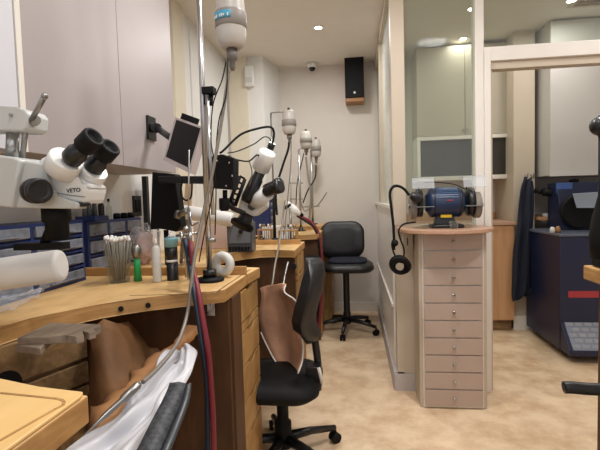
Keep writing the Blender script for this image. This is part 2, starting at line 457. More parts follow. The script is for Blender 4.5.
part('divider_strip', edgew, A, lambda m: m.box(WX+.002, -.447, 1.75, 1.768, .905, .984, bev=.002))
# pedestal with drawers (far side)
part('pedestal_panel', darkw, A, lambda m: m.box(-1.22, -.452, 1.50, 1.52, 0.0, .905))
part('pedestal_carcass', darkw, A, lambda m: m.box(-1.22, -.462, 1.521, 1.92, 0.0, .905))
part('pedestal_stile', darkw, A, lambda m: m.box(-.461, -.443, 1.521, 1.64, 0.0, .905))
zs = [.90,.775,.735,.60,.455,.31,.165,.02]
def drawer_front(m, x, y0, y1, z0, z1):
    ym = (y0+y1)/2
    m.prism([(x,y0,z0),(x,y1,z0),(x,y1,z1-.004),(x,ym+.055,z1-.004),(x,ym+.03,z1-.022),(x,ym-.03,z1-.022),(x,ym-.055,z1-.004),(x,y0,z1-.004)], (.018,0,0), bev=.001)
for k in range(len(zs)-1):
    part('drawer', drw, A, lambda m: drawer_front(m, -.461, 1.642, 1.935, zs[k+1]+.003, zs[k]))
hp = aY(211,306,1.488)
part('hook_bracket', chrome, A, lambda m: [m.box(hp.x-.014, hp.x+.014, 1.484, 1.4895, hp.z-.035, hp.z+.035, bev=.002), m.tube(curve_pts([(hp.x-.005,1.48,hp.z+.03),(hp.x+.008,1.462,hp.z),(hp.x-.012,1.474,hp.z-.03)]), .003, 8)])
# drawer stack under the pin
def dirbox(m, p0, p1, z0, z1, depth):
    p0, p1 = Vector(p0), Vector(p1); d = (p1-p0).normalized(); n = Vector((-d.y, d.x, 0))
    if n.x > 0: n = -n
    m.prism([(p0.x,p0.y,z0),(p1.x,p1.y,z0),(p1.x+n.x*depth,p1.y+n.y*depth,z0),(p0.x+n.x*depth,p0.y+n.y*depth,z0)], (0,0,z1-z0), bev=.002)
q0, q1 = (-.955,.80,0), (-.805,1.21,0)
part('drawer_carcass', oldw, A, lambda m: dirbox(m, (-.975,.80,0), (-.825,1.21,0), .0, .904, .24))
for k, (a, b) in enumerate([(.797,.902),(.722,.784),(.65,.712),(.55,.64),(.42,.54),(.28,.41),(.04,.27)]):
    part('drawer', oldw, A, lambda m: dirbox(m, q0, q1, a, b, .019))
dd = (Vector(q1)-Vector(q0)).normalized(); nn = Vector((dd.y, -dd.x, 0))
part('finger_pull', blackm, A, lambda m: m.lathe([(.042,0),(.042,.002)], Vector(q0)+dd*.20+nn*.0008+Vector((0,0,.797)), nn, 24))
# bench pin (worn wooden tongue)
def pinf(m):
    zt = .937
    P = [aZ(17,338,zt),aZ(50,322.5,zt),aZ(101,324,zt),aZ(100,327,zt),aZ(93,329,zt),aZ(96,331,zt),aZ(89,333,zt),aZ(81,330,zt),aZ(84,335,zt),aZ(76,337,zt),aZ(66,335,zt),aZ(48,337,zt)]
    m.prism(P, (0,0,-.018), bev=.002)
    Q = [aZ(14,338,zt),aZ(50,322.5,zt),aZ(52,330,zt),aZ(40,341,zt)]
    m.prism([p-Vector((0,0,.017)) for p in Q], (0,0,-.018), bev=.002)
part('bench_pin', pinw, A, pinf)
def holes(m):
    for (x,y) in ((121,308.5),(148,305)):
        p = aZ(x, y, .925)
        m.lathe([(.008,0),(.008,.022)], p+Vector((-.006,.010,0)), (.5,-.86,0), 14)
part('peg_hole', blackm, A, holes)

def bench(label, ytop0, ytop1, arc, xf0, xf1, z=ZT, pedy=None, name='jewellers_bench'):
    t = thing(name, label, 'workbench', (-.8,(ytop0+ytop1)/2,0))
    pts = [(WX+.001,ytop0),(xf0,ytop0)] + arc + [(xf1,ytop1),(WX+.001,ytop1)]
    o = MB().m(maple).prism([(x,y,z-.045) for x,y in pts], (0,0,.045), bev=.003).m(edgew).build('worktop', maple, t)
    for f in o.data.polygons:
        if abs(f.normal.z) < .5: f.material_index = 1
    part('divider_strip', edgew, t, lambda m: m.box(WX+.002, xf1-.01, ytop1+.001, ytop1+.019, z-.045, z+.03, bev=.002))
    p0, p1 = pedy
    part('pedestal_panel', darkw, t, lambda m: m.box(-1.22, xf1-.01, p0, p0+.02, 0, z-.045))
    part('pedestal_carcass', darkw, t, lambda m: m.box(-1.22, xf1-.02, p0+.021, p1, 0, z-.045))
    zz = [z-.05, z-.17,z-.21,z-.34,z-.48,z-.62,z-.76,.03]
    for k in range(7):
        part('drawer', drw, t, lambda m: drawer_front(m, xf1-.0195, p0+.06, p1, zz[k+1]+.003, zz[k]))
    return t
B_arc = [(-.43,1.94),(-.55,1.965),(-.68,2.05),(-.745,2.2),(-.752,2.32),(-.74,2.43),(-.66,2.55),(-.57,2.64),(-.49,2.645),(-.42,2.62),(-.36,2.60)]
Bb = bench('second wooden workbench, with the camera microscope standing over it', 1.772, 2.97, B_arc, -.445, -.36, pedy=(2.66,3.06))
C_arc = [(-.36,3.14),(-.5,3.18),(-.62,3.3),(-.66,3.45),(-.62,3.62),(-.5,3.74),(-.38,3.78),(-.31,3.8)]
Cc = bench('farthest wooden workbench, beside the black chair at the far wall', 2.995, 4.38, C_arc, -.36, -.31, pedy=(3.84,4.3))
# raised shelf at far end
t = thing('wooden_shelf_unit', 'low wooden shelf box standing at far end of benches', 'shelf', (-.6,4.5,0))
pbox('body', drw, t, -.84, -.24, 4.41, 4.80, 0, .96); pbox('top', maple, t, -.85, -.22, 4.405, 4.82, .961, .99, bev=.003)

# leather skins slung under the benches
def sling(name, mt, label, att, lip, n=14, sagx=0.0, ripple=.008):
    g = []
    for i, (a, l) in enumerate(zip(att, lip)):
        a, l = Vector(a), Vector(l); row = []
        for k in range(n+1):
            t = k/n; p = a.lerp(l, t)
            p.z -= .07*math.sin(math.pi*min(1, t*1.0))*(1 if i not in (0, len(att)-1) else .2)
            p.z += ripple*math.sin(i*1.9+t*7); p.x += ripple*.6*math.sin(i*2.7+t*5)
            row.append(p)
        g.append(row)
    o = MB().sheet(g, .004).build(name, mt); tag(o, label, 'leather apron'); return o
attA = [(-.815,1.20,.56),(-.81,1.203,.64),(-.80,1.206,.72),(-.795,1.208,.80),(-.785,1.212,.885),(-.75,1.25,.895),aY(133,326,1.36),aY(143,340,1.39),aY(156,350,1.41),aY(174,352,1.42)]
lipA = [(-.50,.72,.70),(-.54,.80,.72),(-.56,.88,.735),(-.575,.95,.745),(-.585,1.02,.75),(-.595,1.1,.758),aY(153,371,1.22),aY(167,356,1.29),aY(180,343,1.35),aY(196,328,1.41)]
def interp(L, k):
    L = [Vector(p) for p in L]; return curve_pts(L, k)
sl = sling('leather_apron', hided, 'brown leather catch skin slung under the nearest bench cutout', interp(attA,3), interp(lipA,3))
# tan rolled lip on the skin
lp = [p+Vector((.004*math.sin(i*2.1), 0, .004)) for i, p in enumerate(interp(lipA, 4))]
g = []
for i, p in enumerate(lp):
    wv = .035+.02*math.sin(i*.55)+.02*(1 if 6<i<24 else 0)
    g.append([p+Vector((.012,0,-.02)), p+Vector((.004,0,.004)), p+Vector((-wv*.5,0,.006)), p+Vector((-wv,.004,-.004-.008*math.sin(i*1.3)))])
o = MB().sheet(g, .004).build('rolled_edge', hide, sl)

attB = [(-.46,1.95,.89),(-.62,2.03,.90),(-.68,2.12,.90),(-.69,2.3,.90),(-.68,2.42,.90),(-.6,2.55,.90),(-.45,2.60,.89)]
def skB():
    # pinkish hide hanging from bench B opening down to the seat
    g = []
    prof = [((260,288),(286,284)),((261,298),(285,292)),((258,318),(296,300)),((261,332),(302,315)),((270,350),(301,332)),((277,362),(303,348)),((283,371),(302,362)),((288,377),(298,373))]
    for i, (l, r) in enumerate(prof):
        L_, R_ = aY(*l, 2.28-.02*i), aY(*r, 2.12-.02*i); row = []
        for k in range(9):
            t = k/8; p = L_.lerp(R_, t); p.y += .05*math.sin(math.pi*t)+.012*math.sin(t*9+i); row.append(p)
        g.append(row)
    return g
gb = interp
G = skB(); cols = [curve_pts([r[k] for r in G], 4) for k in range(9)]
G = [[cols[k][i] for k in range(9)] for i in range(len(cols[0]))]
topc = [(-.62,2.35,.90),(-.6,2.42,.90),(-.58,2.46,.90),(-.55,2.5,.90),(-.52,2.54,.90),(-.5,2.57,.9),(-.47,2.6,.9),(-.44,2.6,.9),(-.41,2.58,.9)]
o = MB().sheet(G, .004).build('leather_apron', hidep); tag(o, 'pinkish tan leather skin hanging from the second bench over a seat', 'leather apron')
part('pale_rim', framew, o, lambda m: m.tube([r[-1]+Vector((0,-.004,0)) for r in G[1:]], .004, 6))
part('pale_rim', framew, o, lambda m: m.tube([r[0]+Vector((0,-.004,0)) for r in G[12:]], .004, 6))

# white satin coat over the near chair
def sheet_px(rows, n=16, wave=.006, freq=9.0, th=.004, sub=4):
    """rows: [(px,py,Y) left, (px,py,Y) right]"""
    Lc = curve_pts([aY(*a[:2], a[2]) for a, b in rows], sub); Rc = curve_pts([aY(*b[:2], b[2]) for a, b in rows], sub)
    G = []
    for i, (a, b) in enumerate(zip(Lc, Rc)):
        row = []
        for k in range(n+1):
            t = k/n; p = a.lerp(b, t); f = math.sin(t*freq+.25*math.sin(i*.4)*3)+.5*math.sin(t*freq*2.3+i*.22+1)
            p.z += wave*f*1.2; p.y -= wave*f*1.6
            row.append(p)
        G.append(row)
    return MB().sheet(G, th)
o = sheet_px([((168,352,1.30),(190,346,1.28)),((160,362,1.2),(196,352,1.22)),((150,374,1.12),(193,372,1.12)),((140,385,1.05),(182,390,1.02)),((128,402,.98),(168,412,.92)),((112,422,.92),(152,432,.86)),((85,440,.86),(138,455,.80)),((45,462,.78),(128,485,.74))], wave=.010, freq=9, sub=6, n=36).build('white_coat', satin)
tag(o, 'shiny white satin coat draped over the leather skin and near chair', 'coat')
part('grey_lining', mat('grey_lining','6e6a68',.5), o, lambda m: m.sheet([[aY(150+34*t, 385-26*t, 1.10+.15*t)+Vector((0,-.035,.012)), aY(154+30*t, 390-28*t, 1.09+.15*t)+Vector((0,-.035,.012))] for t in [k/8 for k in range(9)]], .003))

# ================================================================== CHAIRS
def star_base(t, c, R=.30, z=.07, rot=0, hub=.04, n=5, mt=black):
    for k in range(n):
        a = rot + 2*math.pi*k/n; e = Vector((math.cos(a), math.sin(a), 0)); c3 = Vector((c[0],c[1],0))
        leg = part('leg', mt, t, lambda m: m.tube([c3+Vector((0,0,z+.04))+e*.02, c3+e*R*.5+Vector((0,0,z+.03)), c3+e*R+Vector((0,0,z))], [.026,.02,.015], 8))
        w = c3+e*R; s = Vector((-e.y, e.x, 0))
        part('caster', blackm, leg, lambda m: [m.cyl(w+s*.022+Vector((0,0,.0265)), w+s*.006+Vector((0,0,.0265)), .026), m.cyl(w-s*.006+Vector((0,0,.0265)), w-s*.022+Vector((0,0,.0265)), .026), m.cyl(w+Vector((0,0,.03)), w+Vector((0,0,z)), .008)])
def rounded_pad(m, c, w, d, h, rot=None, r=.06, bev=.015, seg=5, curve=0):
    """rounded rectangle w x d, thickness h; local xy plane"""
    pts = []
    for sx, sy, a0 in ((1,1,0),(-1,1,90),(-1,-1,180),(1,-1,270)):
        for k in range(seg+1):
            a = math.radians(a0+90*k/seg); pts.append(Vector((sx*(w/2-r)+r*math.cos(a), sy*(d/2-r)+r*math.sin(a), 0)))
    prof = [(1-bev*2.2/w, -h/2), (1,-h/2+bev), (1, h/2-bev), (1-bev*2.2/w, h/2), (.55, h/2+.006)]
    rings = []
    for s_, z_ in prof:
        rg = []
        for p in pts:
            v = Vector((p.x*s_, p.y*s_, z_ + curve*(p.x*s_/(w/2))**2))
            if rot is not None: v = rot @ v
            rg.append(m.bm.verts.new(Vector(c)+v))
        rings.append(rg)
    n = len(pts)
    for i in range(len(rings)-1):
        for k in range(n): m._face([rings[i][k],rings[i][(k+1)%n],rings[i+1][(k+1)%n],rings[i+1][k]], True)
    m._face(list(reversed(rings[0])), True); m._face(rings[-1], True)
# far chair, faces the camera
fc = (-.09, 4.12)
t = thing('office_chair', 'black swivel chair standing empty against the far wall', 'chair', (fc[0],fc[1],0))
zs_ = aY(345,267,4.05).z
bz0, bz1 = aY(343,259,4.3).z, aY(343,221.5,4.3).z
part('seat', leatherb, t, lambda m: rounded_pad(m, (fc[0]+.02,fc[1]-.02,zs_), .47, .46, .07, None, .12, .025, 8))
part('cushion', navy, t, lambda m: rounded_pad(m, (fc[0]+.02,fc[1]+.02,zs_+.05), .36, .34, .03, None, .1, .012, 8))
part('backrest', leatherb, t, lambda m: rounded_pad(m, (fc[0]-.035,fc[1]+.22,(bz0+bz1)/2), .43, bz1-bz0, .06, Matrix.Rotation(math.radians(82),3,'X'), .12, .022, 8, .05))
part('back_support', black, t, lambda m: m.tube(curve_pts([(fc[0]-.02,fc[1]+.05,zs_-.05),(fc[0]-.03,fc[1]+.27,zs_-.05),(fc[0]-.035,fc[1]+.30,zs_+.05),(fc[0]-.035,fc[1]+.27,bz0+.12)]), .016, 8))
part('gas_column', black, t, lambda m: m.lathe([(.035,0),(.035,.10),(.03,.12),(.03,zs_-.13),(.06,zs_-.11),(.06,zs_-.105)], (fc[0],fc[1],.075)))
star_base(t, fc, .29, .075, math.radians(-25))
# middle chair in front of bench B, back to the aisle
mc = (-.36, 2.02)
t = thing('office_chair', 'black swivel chair at the second bench, seen from behind its back', 'chair', (mc[0],mc[1],0))
part('seat', blackm, t, lambda m: rounded_pad(m, (mc[0]-.02,mc[1]+.03,.385), .41, .44, .08, None, .10, .03, 8))
part('seat_bracket', black, t, lambda m: m.box(mc[0]+.12, mc[0]+.19, mc[1]-.03, mc[1]+.04, .36, .475, bev=.006))
part('tag', framew, t, lambda m: m.sheet([[aY(317,368,1.97),aY(320,367,1.97)],[aY(319,376,1.965),aY(322,374,1.965)],[aY(321,384,1.96),aY(323,382,1.96)]], .003))
def backshape(m, prof, y0, y1, th):
    """profile of x,z through height; width in y"""
    g = []
    for i, (x, z, hw) in enumerate(prof):
        row = []
        for k in range(11):
            s_ = -1+2*k/10; row.append(Vector((x - .05*s_*s_, (y0+y1)/2+s_*hw, z)))
        g.append(row)
    m.sheet(g, th)
bp = [(-.185,.96,.05),(-.172,.94,.11),(-.168,.90,.15),(-.178,.84,.175),(-.20,.77,.18),(-.215,.71,.17),(-.215,.66,.14),(-.20,.62,.10),(-.19,.60,.05)]
part('backrest', leatherb, t, lambda m: backshape(m, bp, 1.85, 2.27, .05))
part('back_support', black, t, lambda m: m.tube(curve_pts([(-.215,2.06,.74),(-.205,2.06,.62),(-.19,2.06,.45),(-.22,2.06,.33),(-.33,2.04,.33)]), .018, 8))
part('gas_column', blackm, t, lambda m: m.lathe([(.04,0),(.04,.12),(.028,.13),(.028,.24),(.07,.26),(.07,.275)], (mc[0],mc[1],.075)))
star_base(t, mc, .30, .075, math.radians(38))
# nearest chair: only the top of its back shows
t = thing('office_chair', 'grey woven-back office chair in the near foreground under the coat', 'chair', (-.45,.6,0))
fr = [aY(183,382,.88), aY(190,384,.90), aY(188,402,.88), aY(166,450,.78), aY(150,500,.72), aY(125,500,.66), aY(140,448,.72), aY(166,411,.80)]
weave = weave_mat()
front = [aY(183,383,.90), aY(176,383,.91),aY(167,392,.86), aY(152,420,.78), aY(138,450,.71), aY(112,505,.64), aY(150,505,.64), aY(165,452,.71), aY(177,420,.78)]
def slab(m, L_, R_, dep):
    g = []
    for a, b in zip(L_, R_): g.append([a, a.lerp(b,.5)+Vector((.003,0,.003)), b])
    m.sheet(g, dep)
Lr = curve_pts([aY(170,384,.90), aY(165,396,.86), aY(152,421,.79), aY(137,451,.72), aY(112,500,.64), aY(75,560,.55)], 4)
Rr = curve_pts([aY(186,384,.90), aY(181,402,.86), aY(170,428,.79), aY(158,455,.72), aY(135,505,.64), aY(100,565,.55)], 4)
part('backrest', weave, t, lambda m: slab(m, Lr, Rr, .006))
R2 = curve_pts([aY(190,384,.91), aY(188,402,.87), aY(179,428,.80), aY(168,455,.73), aY(146,505,.65), aY(110,568,.56)], 4)
part('back_shell', mat('shell_grey','3f4348',.35), t, lambda m: slab(m, [p+Vector((.001,0,-.004)) for p in Rr], R2, .008))
part('seat', leatherb, t, lambda m: rounded_pad(m, (-.55,.62,.50), .42, .44, .07, None, .1, .02, 8))
part('back_support', black, t, lambda m: m.tube(curve_pts([(-.36,.72,.78),(-.345,.68,.6),(-.36,.64,.44),(-.52,.62,.43)]), .014, 8))
part('gas_column', black, t, lambda m: m.lathe([(.035,0),(.035,.12),(.026,.13),(.026,.38)], (-.55,.62,.075)))
star_base(t, (-.55,.62), .28, .075, .2)

# ================================================================== BENCH A: things
# blue drawer cabinets
def blue_cab(label, x, y0, y1, z0, z1, cols, rows, back=WX+.004, frame=.012):
    t = thing('drawer_organiser', label, 'storage', (x,y0,z0))
    pbox('body', bluep, t, back, x-.012, y0, y1, z0, z1, bev=.003)
    part('front_frame', bluep, t, lambda m: [m.box(x-.0119, x, y0+(y1-y0)*k/cols-frame/2*(0<k<cols)+(frame*.0 if k else 0), y0+(y1-y0)*k/cols+frame*(.5 if 0<k<cols else (1 if k==0 else 0))-(0 if k<cols else 0), z0, z1) if k<cols else m.box(x-.0119, x, y1-frame, y1, z0, z1) for k in range(cols+1)] + [m.box(x-.0119, x+.001, y0, y1, z0+(z1-z0)*r/rows-.004, z0+(z1-z0)*r/rows+.004) for r in range(1,rows)] + [m.box(x-.0119, x+.001, y0, y1, z0, z0+.012), m.box(x-.0119, x+.001, y0, y1, z1-.014, z1)])
    for c_ in range(cols):
        for r in range(rows):
            ya = y0+(y1-y0)*c_/cols+frame+.002; yb = y0+(y1-y0)*(c_+1)/cols-frame-.002
            za = z0+(z1-z0)*r/rows+.012; zb = z0+(z1-z0)*(r+1)/rows-.012
            dr = pbox('drawer', drawp, t, x-.0118, x+.006, ya, yb, za, zb, bev=.003)
            pbox('finger_grip', drawp, dr, x+.0062, x+.016, ya+(yb-ya)*.2, yb-(yb-ya)*.2, za+.006, za+.012, bev=.002)
    return t
bc = -1.09
blue_cab('larger blue drawer organiser with smoky drawers behind the near microscope', bc, .80, 1.655, .9505, 1.195, 3, 4)
blue_cab('smaller blue drawer organiser standing beyond the strip behind the swab cup', -1.16, 1.79, 2.28, .9505, 1.18, 3, 3, WX+.036)
# box of cones on the organiser
t = thing('cone_tray', 'blue tray on the near end of the further organiser holding grey cones', 'tray', (-1.17,1.85,1.181))
cb = -1.17
ta, tb = aX(76,212,cb), aX(103,210,cb)
pbox('tray_body', bluep, t, cb-.05, cb+.05, 1.795, 1.90, 1.1805, 1.205, bev=.004)
for k in range(5):
    px_ = 80+5*k; q = aX(px_, 206, cb+.0)
    o = MB().lathe([(.0105,0),(.0075,.04),(.002,[.12,.135,.11,.095,.085][k])], (cb-.01+.008*(k%2), 1.808+.02*k, 1.2055)).build('grey_cone', mat('cone_grey','5a5d62',.5) if k==0 else bpy.data.materials['cone_grey'])
    tag(o, 'thin grey pointed cone standing upright in the blue tray', 'cone', 'grey cones in the blue tray')
def bottle(label, x, y, z, h, r, mt, capm, neck=.35, name='bottle', cat='bottle'):
    t = thing(name, label, cat, (x,y,z))
    part('body', mt, t, lambda m: m.lathe([(r*.9,0),(r,.004),(r,h*(.93-neck)),(r*.8,h*(1-neck)),(r*.35,h*(1.06-neck)),(r*.32,h*.86)], (x,y,z)))
    part('cap', capm, t, lambda m: m.lathe([(r*.42,0),(r*.42,h*.13),(r*.3,h*.15)], (x,y,z+h*.861)))
    return t
bottle('slim dark glass bottle standing on the further blue organiser', -1.19, 1.955, 1.1815, .115, .014, black, black)
bottle('clear little bottle with dark cap on the further blue organiser', -1.19, 2.02, 1.1815, .10, .014, cupg, black)
for k,(yy,l) in enumerate([(2.09,'short dark jar on the further organiser, nearest the bottles'),(2.16,'short dark jar in the middle of the further organiser top'),(2.23,'short dark jar at the far end of the further organiser')]):
    o = MB().lathe([(.018,0),(.018,.02),(.014,.028)], (-1.19,yy,1.1815)).build('jar', blackm); tag(o, l, 'jar', 'dark jars on the organiser')
# socket on wall
p = aX(136, 206, WX)
t = thing('wall_switch', 'small black wall socket plate under the taupe cabinet', 'socket', p)
pbox('plate', black, t, WX+.001, WX+.012, p.y-.045, p.y+.045, p.z-.06, p.z+.06, bev=.002); pbox('rocker', blackm, t, WX+.0121, WX+.016, p.y-.03, p.y+.03, p.z-.035, p.z+.035)
# glass of swabs
cx, cy = -.914, 1.60
t = thing('glass_tumbler', 'clear tapered glass on the near bench holding white-tipped sticks', 'glass', (cx,cy,ZT))
def cup(m):
    n = 24; prof = [(.038,.0),(.053,.155),(.051,.155),(.035,.006)]
    m.lathe(prof, (cx,cy,ZT+.0005), (0,0,1), n)
part('glass_body', cupg, t, cup)
sm = mat('stick_grey', 'aaa39a', .5); wt = mat('swab_white','e8e6e2',.7)
proto = None
for k in range(24):
    a = k*2.4; r = .028*math.sqrt((k+.5)/24); b0 = Vector((cx+r*.8*math.cos(a), cy+r*.8*math.sin(a), ZT+.008)); d_ = Vector((math.cos(a)*r*5.5, math.sin(a)*r*5.5, 1)).normalized()
    L_ = .155+.012*random.random(); mm = MB().m(sm); mm.tube([b0, b0+d_*L_], .0024, 6); o = mm.build('swab_stick', sm)
    tag(o, 'thin grey stick with white swab tip in the tapered glass', 'swab', 'white-tipped sticks in the glass')
    part('tip', wt, o, lambda m: m.ball(b0+d_*(L_+.003), .0075, 8, (1,1,1.2)))
# green tool
p = aZ(138, 281, ZT)
t = thing('hand_tool', 'bright green handle with rounded metal head on the near bench', 'tool', p)
part('handle', green, t, lambda m: m.lathe([(.016,0),(.013,.05),(.012,.09)], (p.x,p.y,ZT+.0005)))
part('metal_head', steel, t, lambda m: m.lathe([(.014,0),(.019,.02),(.018,.045),(.008,.055)], (p.x,p.y,ZT+.0905)))
# white bottle
p = aZ(157.5, 282, ZT)
t = thing('nozzle_bottle', 'slim milky white nozzle bottle right of the green tool', 'bottle', p)
part('body', milky, t, lambda m: m.lathe([(.016,0),(.0165,.005),(.0165,.13),(.008,.142)], (p.x,p.y,ZT+.0005)))
part('nozzle', whitep, t, lambda m: m.lathe([(.007,0),(.003,.025)], (p.x,p.y,ZT+.1425)))
# blue / black bottle
p = aZ(173, 280, ZT)
t = thing('spray_bottle', 'black bottle with white band and pale blue cap', 'bottle', p)
part('body', black, t, lambda m: [m.lathe([(.022,0),(.0225,.004),(.0225,.072)], (p.x,p.y,ZT+.0005)), m.lathe([(.0225,0),(.022,.05)], (p.x,p.y,ZT+.081))])
part('band', whitep, t, lambda m: m.lathe([(.0235,0),(.0235,.009)], (p.x,p.y,ZT+.0725)))
part('cap', mat('pale_blue','7fb2bd',.4), t, lambda m: m.lathe([(.023,0),(.027,.028),(.0272,.036),(.018,.038)], (p.x,p.y,ZT+.131)))
part('nozzle', whitep, t, lambda m: m.lathe([(.015,0),(.009,.008),(.003,.02)], (p.x,p.y,ZT+.170)))
# pinkish bag behind
def blob(m, c, s, seed, amp=.18, n=18):
    rnd = random.Random(seed); ph = [rnd.uniform(0,6) for _ in range(6)]
    g = bmesh.ops.create_uvsphere(m.bm, u_segments=n, v_segments=n//2+2, radius=1)
    for v in g['verts']:
        f = 1+amp*(math.sin(v.co.x*5+ph[0])*math.sin(v.co.y*6+ph[1])+math.sin(v.co.z*7+ph[2])*.7)
        v.co = Vector(c)+Vector((v.co.x*s[0]*f, v.co.y*s[1]*f, v.co.z*s[2]*f))
        for q in v.link_faces: q.smooth = True
t = thing('plastic_bag', 'crumpled clear bag with pinkish contents behind the green tool', 'bag', (-1.05,2.05,ZT))
part('contents', pinkbag, t, lambda m: blob(m, (-1.05,2.09,ZT+.085), (.045,.055,.075), 3))
part('film', clearp, t, lambda m: blob(m, (-1.05,2.09,ZT+.105), (.065,.075,.10), 5, .22))
# white tube lamp and clear packet
p0, p1 = aY(-60,283,1.0), aY(63,265,1.06)
t = thing('white_tube', 'thick white cylinder with rounded end lying under the near microscope', 'tube', p0)
dv = (p1-p0)
def tubef(m, p0, p1, r):
    L = (p1-p0).length; m.lathe([(r*.9,0),(r,.004),(r,L-.012),(r*.93,L-.004),(r*.7,L)], p0, p1-p0, 28)
part('tube_body', tubew, t, lambda m: tubef(m, p0, p1, .042))
part('mounting_stem', blackm, t, lambda m: m.cyl((p0.x-.0,p0.y-.0,ZT+.001), (p0.x,p0.y,p0.z-.03), .012))
t = thing('plastic_packet', 'clear plastic packet lying on the near bench under the white tube', 'packet', (-.95,1.1,ZT))
def packet(m):
    g = []
    LL = [aZ(-14,322,ZT),aZ(-6,303,ZT+.02),aZ(0,292,ZT+.03)]; RRr = [aZ(40,299,ZT),aZ(46,291,ZT+.02),aZ(44,285,ZT+.03)]
    for i in range(9):
        tt = i/8; a = LL[0].lerp(LL[2], tt); b = RRr[0].lerp(RRr[2], tt); row = []
        for k in range(15):
            s_ = k/14; p = a.lerp(b, s_); p.z = ZT+.004+.020*math.sin(math.pi*min(max(tt,.02),.98))+.004*math.sin(k*1.7+i*2.1)+.004*math.sin(k*.7-i*1.3)+.002; row.append(p)
        g.append(row)
    m.sheet(g, .002)
part('film', glass('packet_film','d5dae4',.1,.08), t, packet)

# ------------------------------------------------ near microscope
mi = thing('stereo_microscope', 'large pale grey stereo microscope on a boom over the near bench', 'microscope', aY(40,200,.95))
def pxprism(m, pts, y, depth, bev=.003):
    m.prism([aY(a, b, y) for a, b in pts], (0, depth, 0), bev)
part('boom_head', greyp, mi, lambda m: pxprism(m, [(-85,100),(16,107),(24,109),(28,114),(27,128),(22,131),(-85,129)], .93, .07, .004))
part('boom_post', steel, mi, lambda m: m.cyl((-.955,.965,ZT+.001), (-.955,.965,aY(-85,131,.965).z), .02))
part('screw', steel, mi, lambda m: m.lathe([(.004,0),(.004,.003)], aY(11,115,.928), (0,-1,0)))
def leverf(m):
    m.cyl(aY(31,121,.94), aY(44,97,.90), .006, 12); m.ball(aY(44.5,96,.90), .0075, 10)
    m.lathe([(.012,0),(.013,.02),(.009,.03)], aY(28,121,.95), (1,-.2,0), 14)
part('clamp_lever', steel, mi, leverf)
part('support_post', chrome, mi, lambda m: m.cyl(aY(12,158,.965), aY(13,131,.965), .014, 20))
part('support_post', steel, mi, lambda m: m.cyl(aY(22,160,.96), aY(28,112,.96), .006, 14))
part('focus_block', greyp, mi, lambda m: [pxprism(m, [(-40,150),(13,157),(20,160),(12,208),(-40,203)], .90, .10, .005), pxprism(m, [(18,159.5),(45,164),(47,180),(55,196),(77,203),(77,209),(10,208)], .915, .04, .004)])
kd = Vector((.80,-.60,-.03)).normalized()
kp = aY(33,191,.905)
part('focus_knob', black, mi, lambda m: m.lathe([(.026,0),(.028,.004),(.028,.026),(.024,.028),(.024,.032),(.027,.034),(.027,.048),(.022,.052),(.016,.046)], kp, kd, 28))
def headf(m):
    pxprism(m, [(36,163),(40,158),(52,152),(62,164),(78,182),(86,184),(87,190),(84,203),(80,204),(57,198),(50,188),(46,176)], .93, .085, .008)
part('microscope_head', whitep, mi, headf)
part('head_seam', mat('seam_grey','8e908e',.4), mi, lambda m: m.tube(curve_pts([aY(51,184,.928),aY(56,192,.928),aY(70,195,.928),aY(85,197,.928)]), .0012, 6))
part('head_base', black, mi, lambda m: pxprism(m, [(57,198),(83,203),(82,207),(58,203)], .925, .03, .002))
ax = Vector((.66,-.28,.62)).normalized()
h1, h2 = aY(59,172,.93), aY(87,182,.995)
part('prism_housing', whitep, mi, lambda m: m.lathe([(.030,0),(.037,.006),(.037,.040),(.035,.043)], h1, ax, 32))
part('prism_housing', whitep, mi, lambda m: m.lathe([(.026,0),(.032,.006),(.032,.040),(.030,.043)], h2, ax, 32))
for hp_, (c0,c1) in ((h1,((70,160),(96,135))),(h2,((92,169),(112,145)))):
    y0 = hp_.y-.015; a0, a1 = aY(*c0, y0), aY(*c1, y0-.02); L = (a1-a0).length
    e = part('eyepiece', black, mi, lambda m: m.lathe([(.019,0),(.023,.006),(.023,L*.30),(.019,L*.36),(.019,L*.5)], a0, a1-a0, 26))
    part('eyecup', blackm, e, lambda m: m.lathe([(.020,0),(.024,.005),(.0245,L*.42),(.022,L*.46),(.016,L*.44),(.014,L*.35)], a0+(a1-a0).normalized()*L*.5, a1-a0, 26))
part('objective', blackm, mi, lambda m: m.lathe([(.032,0),(.032,.03),(.026,.035),(.026,.075)], aY(56,208,.965), (0,0,-1), 24))
part('stage_arm', blackm, mi, lambda m: [m.obox(aY(42,246,.98), (.06,.02,.008)), m.cyl(aY(45,243,.98), aY(52,226,.975), .012)])
rt = Matrix.Rotation(math.radians(90),3,'X')
writing('VETO', .0135, aY(73.5,190.5,.9285), Matrix.Rotation(math.radians(-3),3,'Y') @ rt, black, mi)

# ------------------------------------------------ pole, motor, hoses on bench A
pb = aZ(210,281,ZT); PYo = pb.y
t = thing('motor_stand', 'tall chrome stand on a round black base on the near bench', 'stand', pb)
part('base', blackm, t, lambda m: m.lathe([(.052,0),(.055,.004),(.052,.012),(.03,.016)], (pb.x,pb.y,ZT+.0005), n=32))
part('socket_block', black, t, lambda m: m.cyl((pb.x,pb.y,ZT+.017),(pb.x,pb.y,ZT+.045),.026))
part('pole', chrome, t, lambda m: m.tube([(pb.x,pb.y,ZT+.0455), (pb.x,pb.y,CEIL-.35)], .0105, 16))
top_ = aY(203,0,PYo)
part('pole', chrome, t, lambda m: m.tube([aY(213,215,PYo-.03), aY(207,95,PYo-.03)], .007, 12))
part('clamp', blackm, t, lambda m: [m.obox(aY(209,91,PYo-.01), (.022,.02,.012)), m.cyl(aY(209,95,PYo), aY(208,105,PYo), .017)])
part('clamp', steel, t, lambda m: m.cyl(aY(211,242,PYo), aY(211,238,PYo), .019))
mt_ = aY(230,20,1.52)
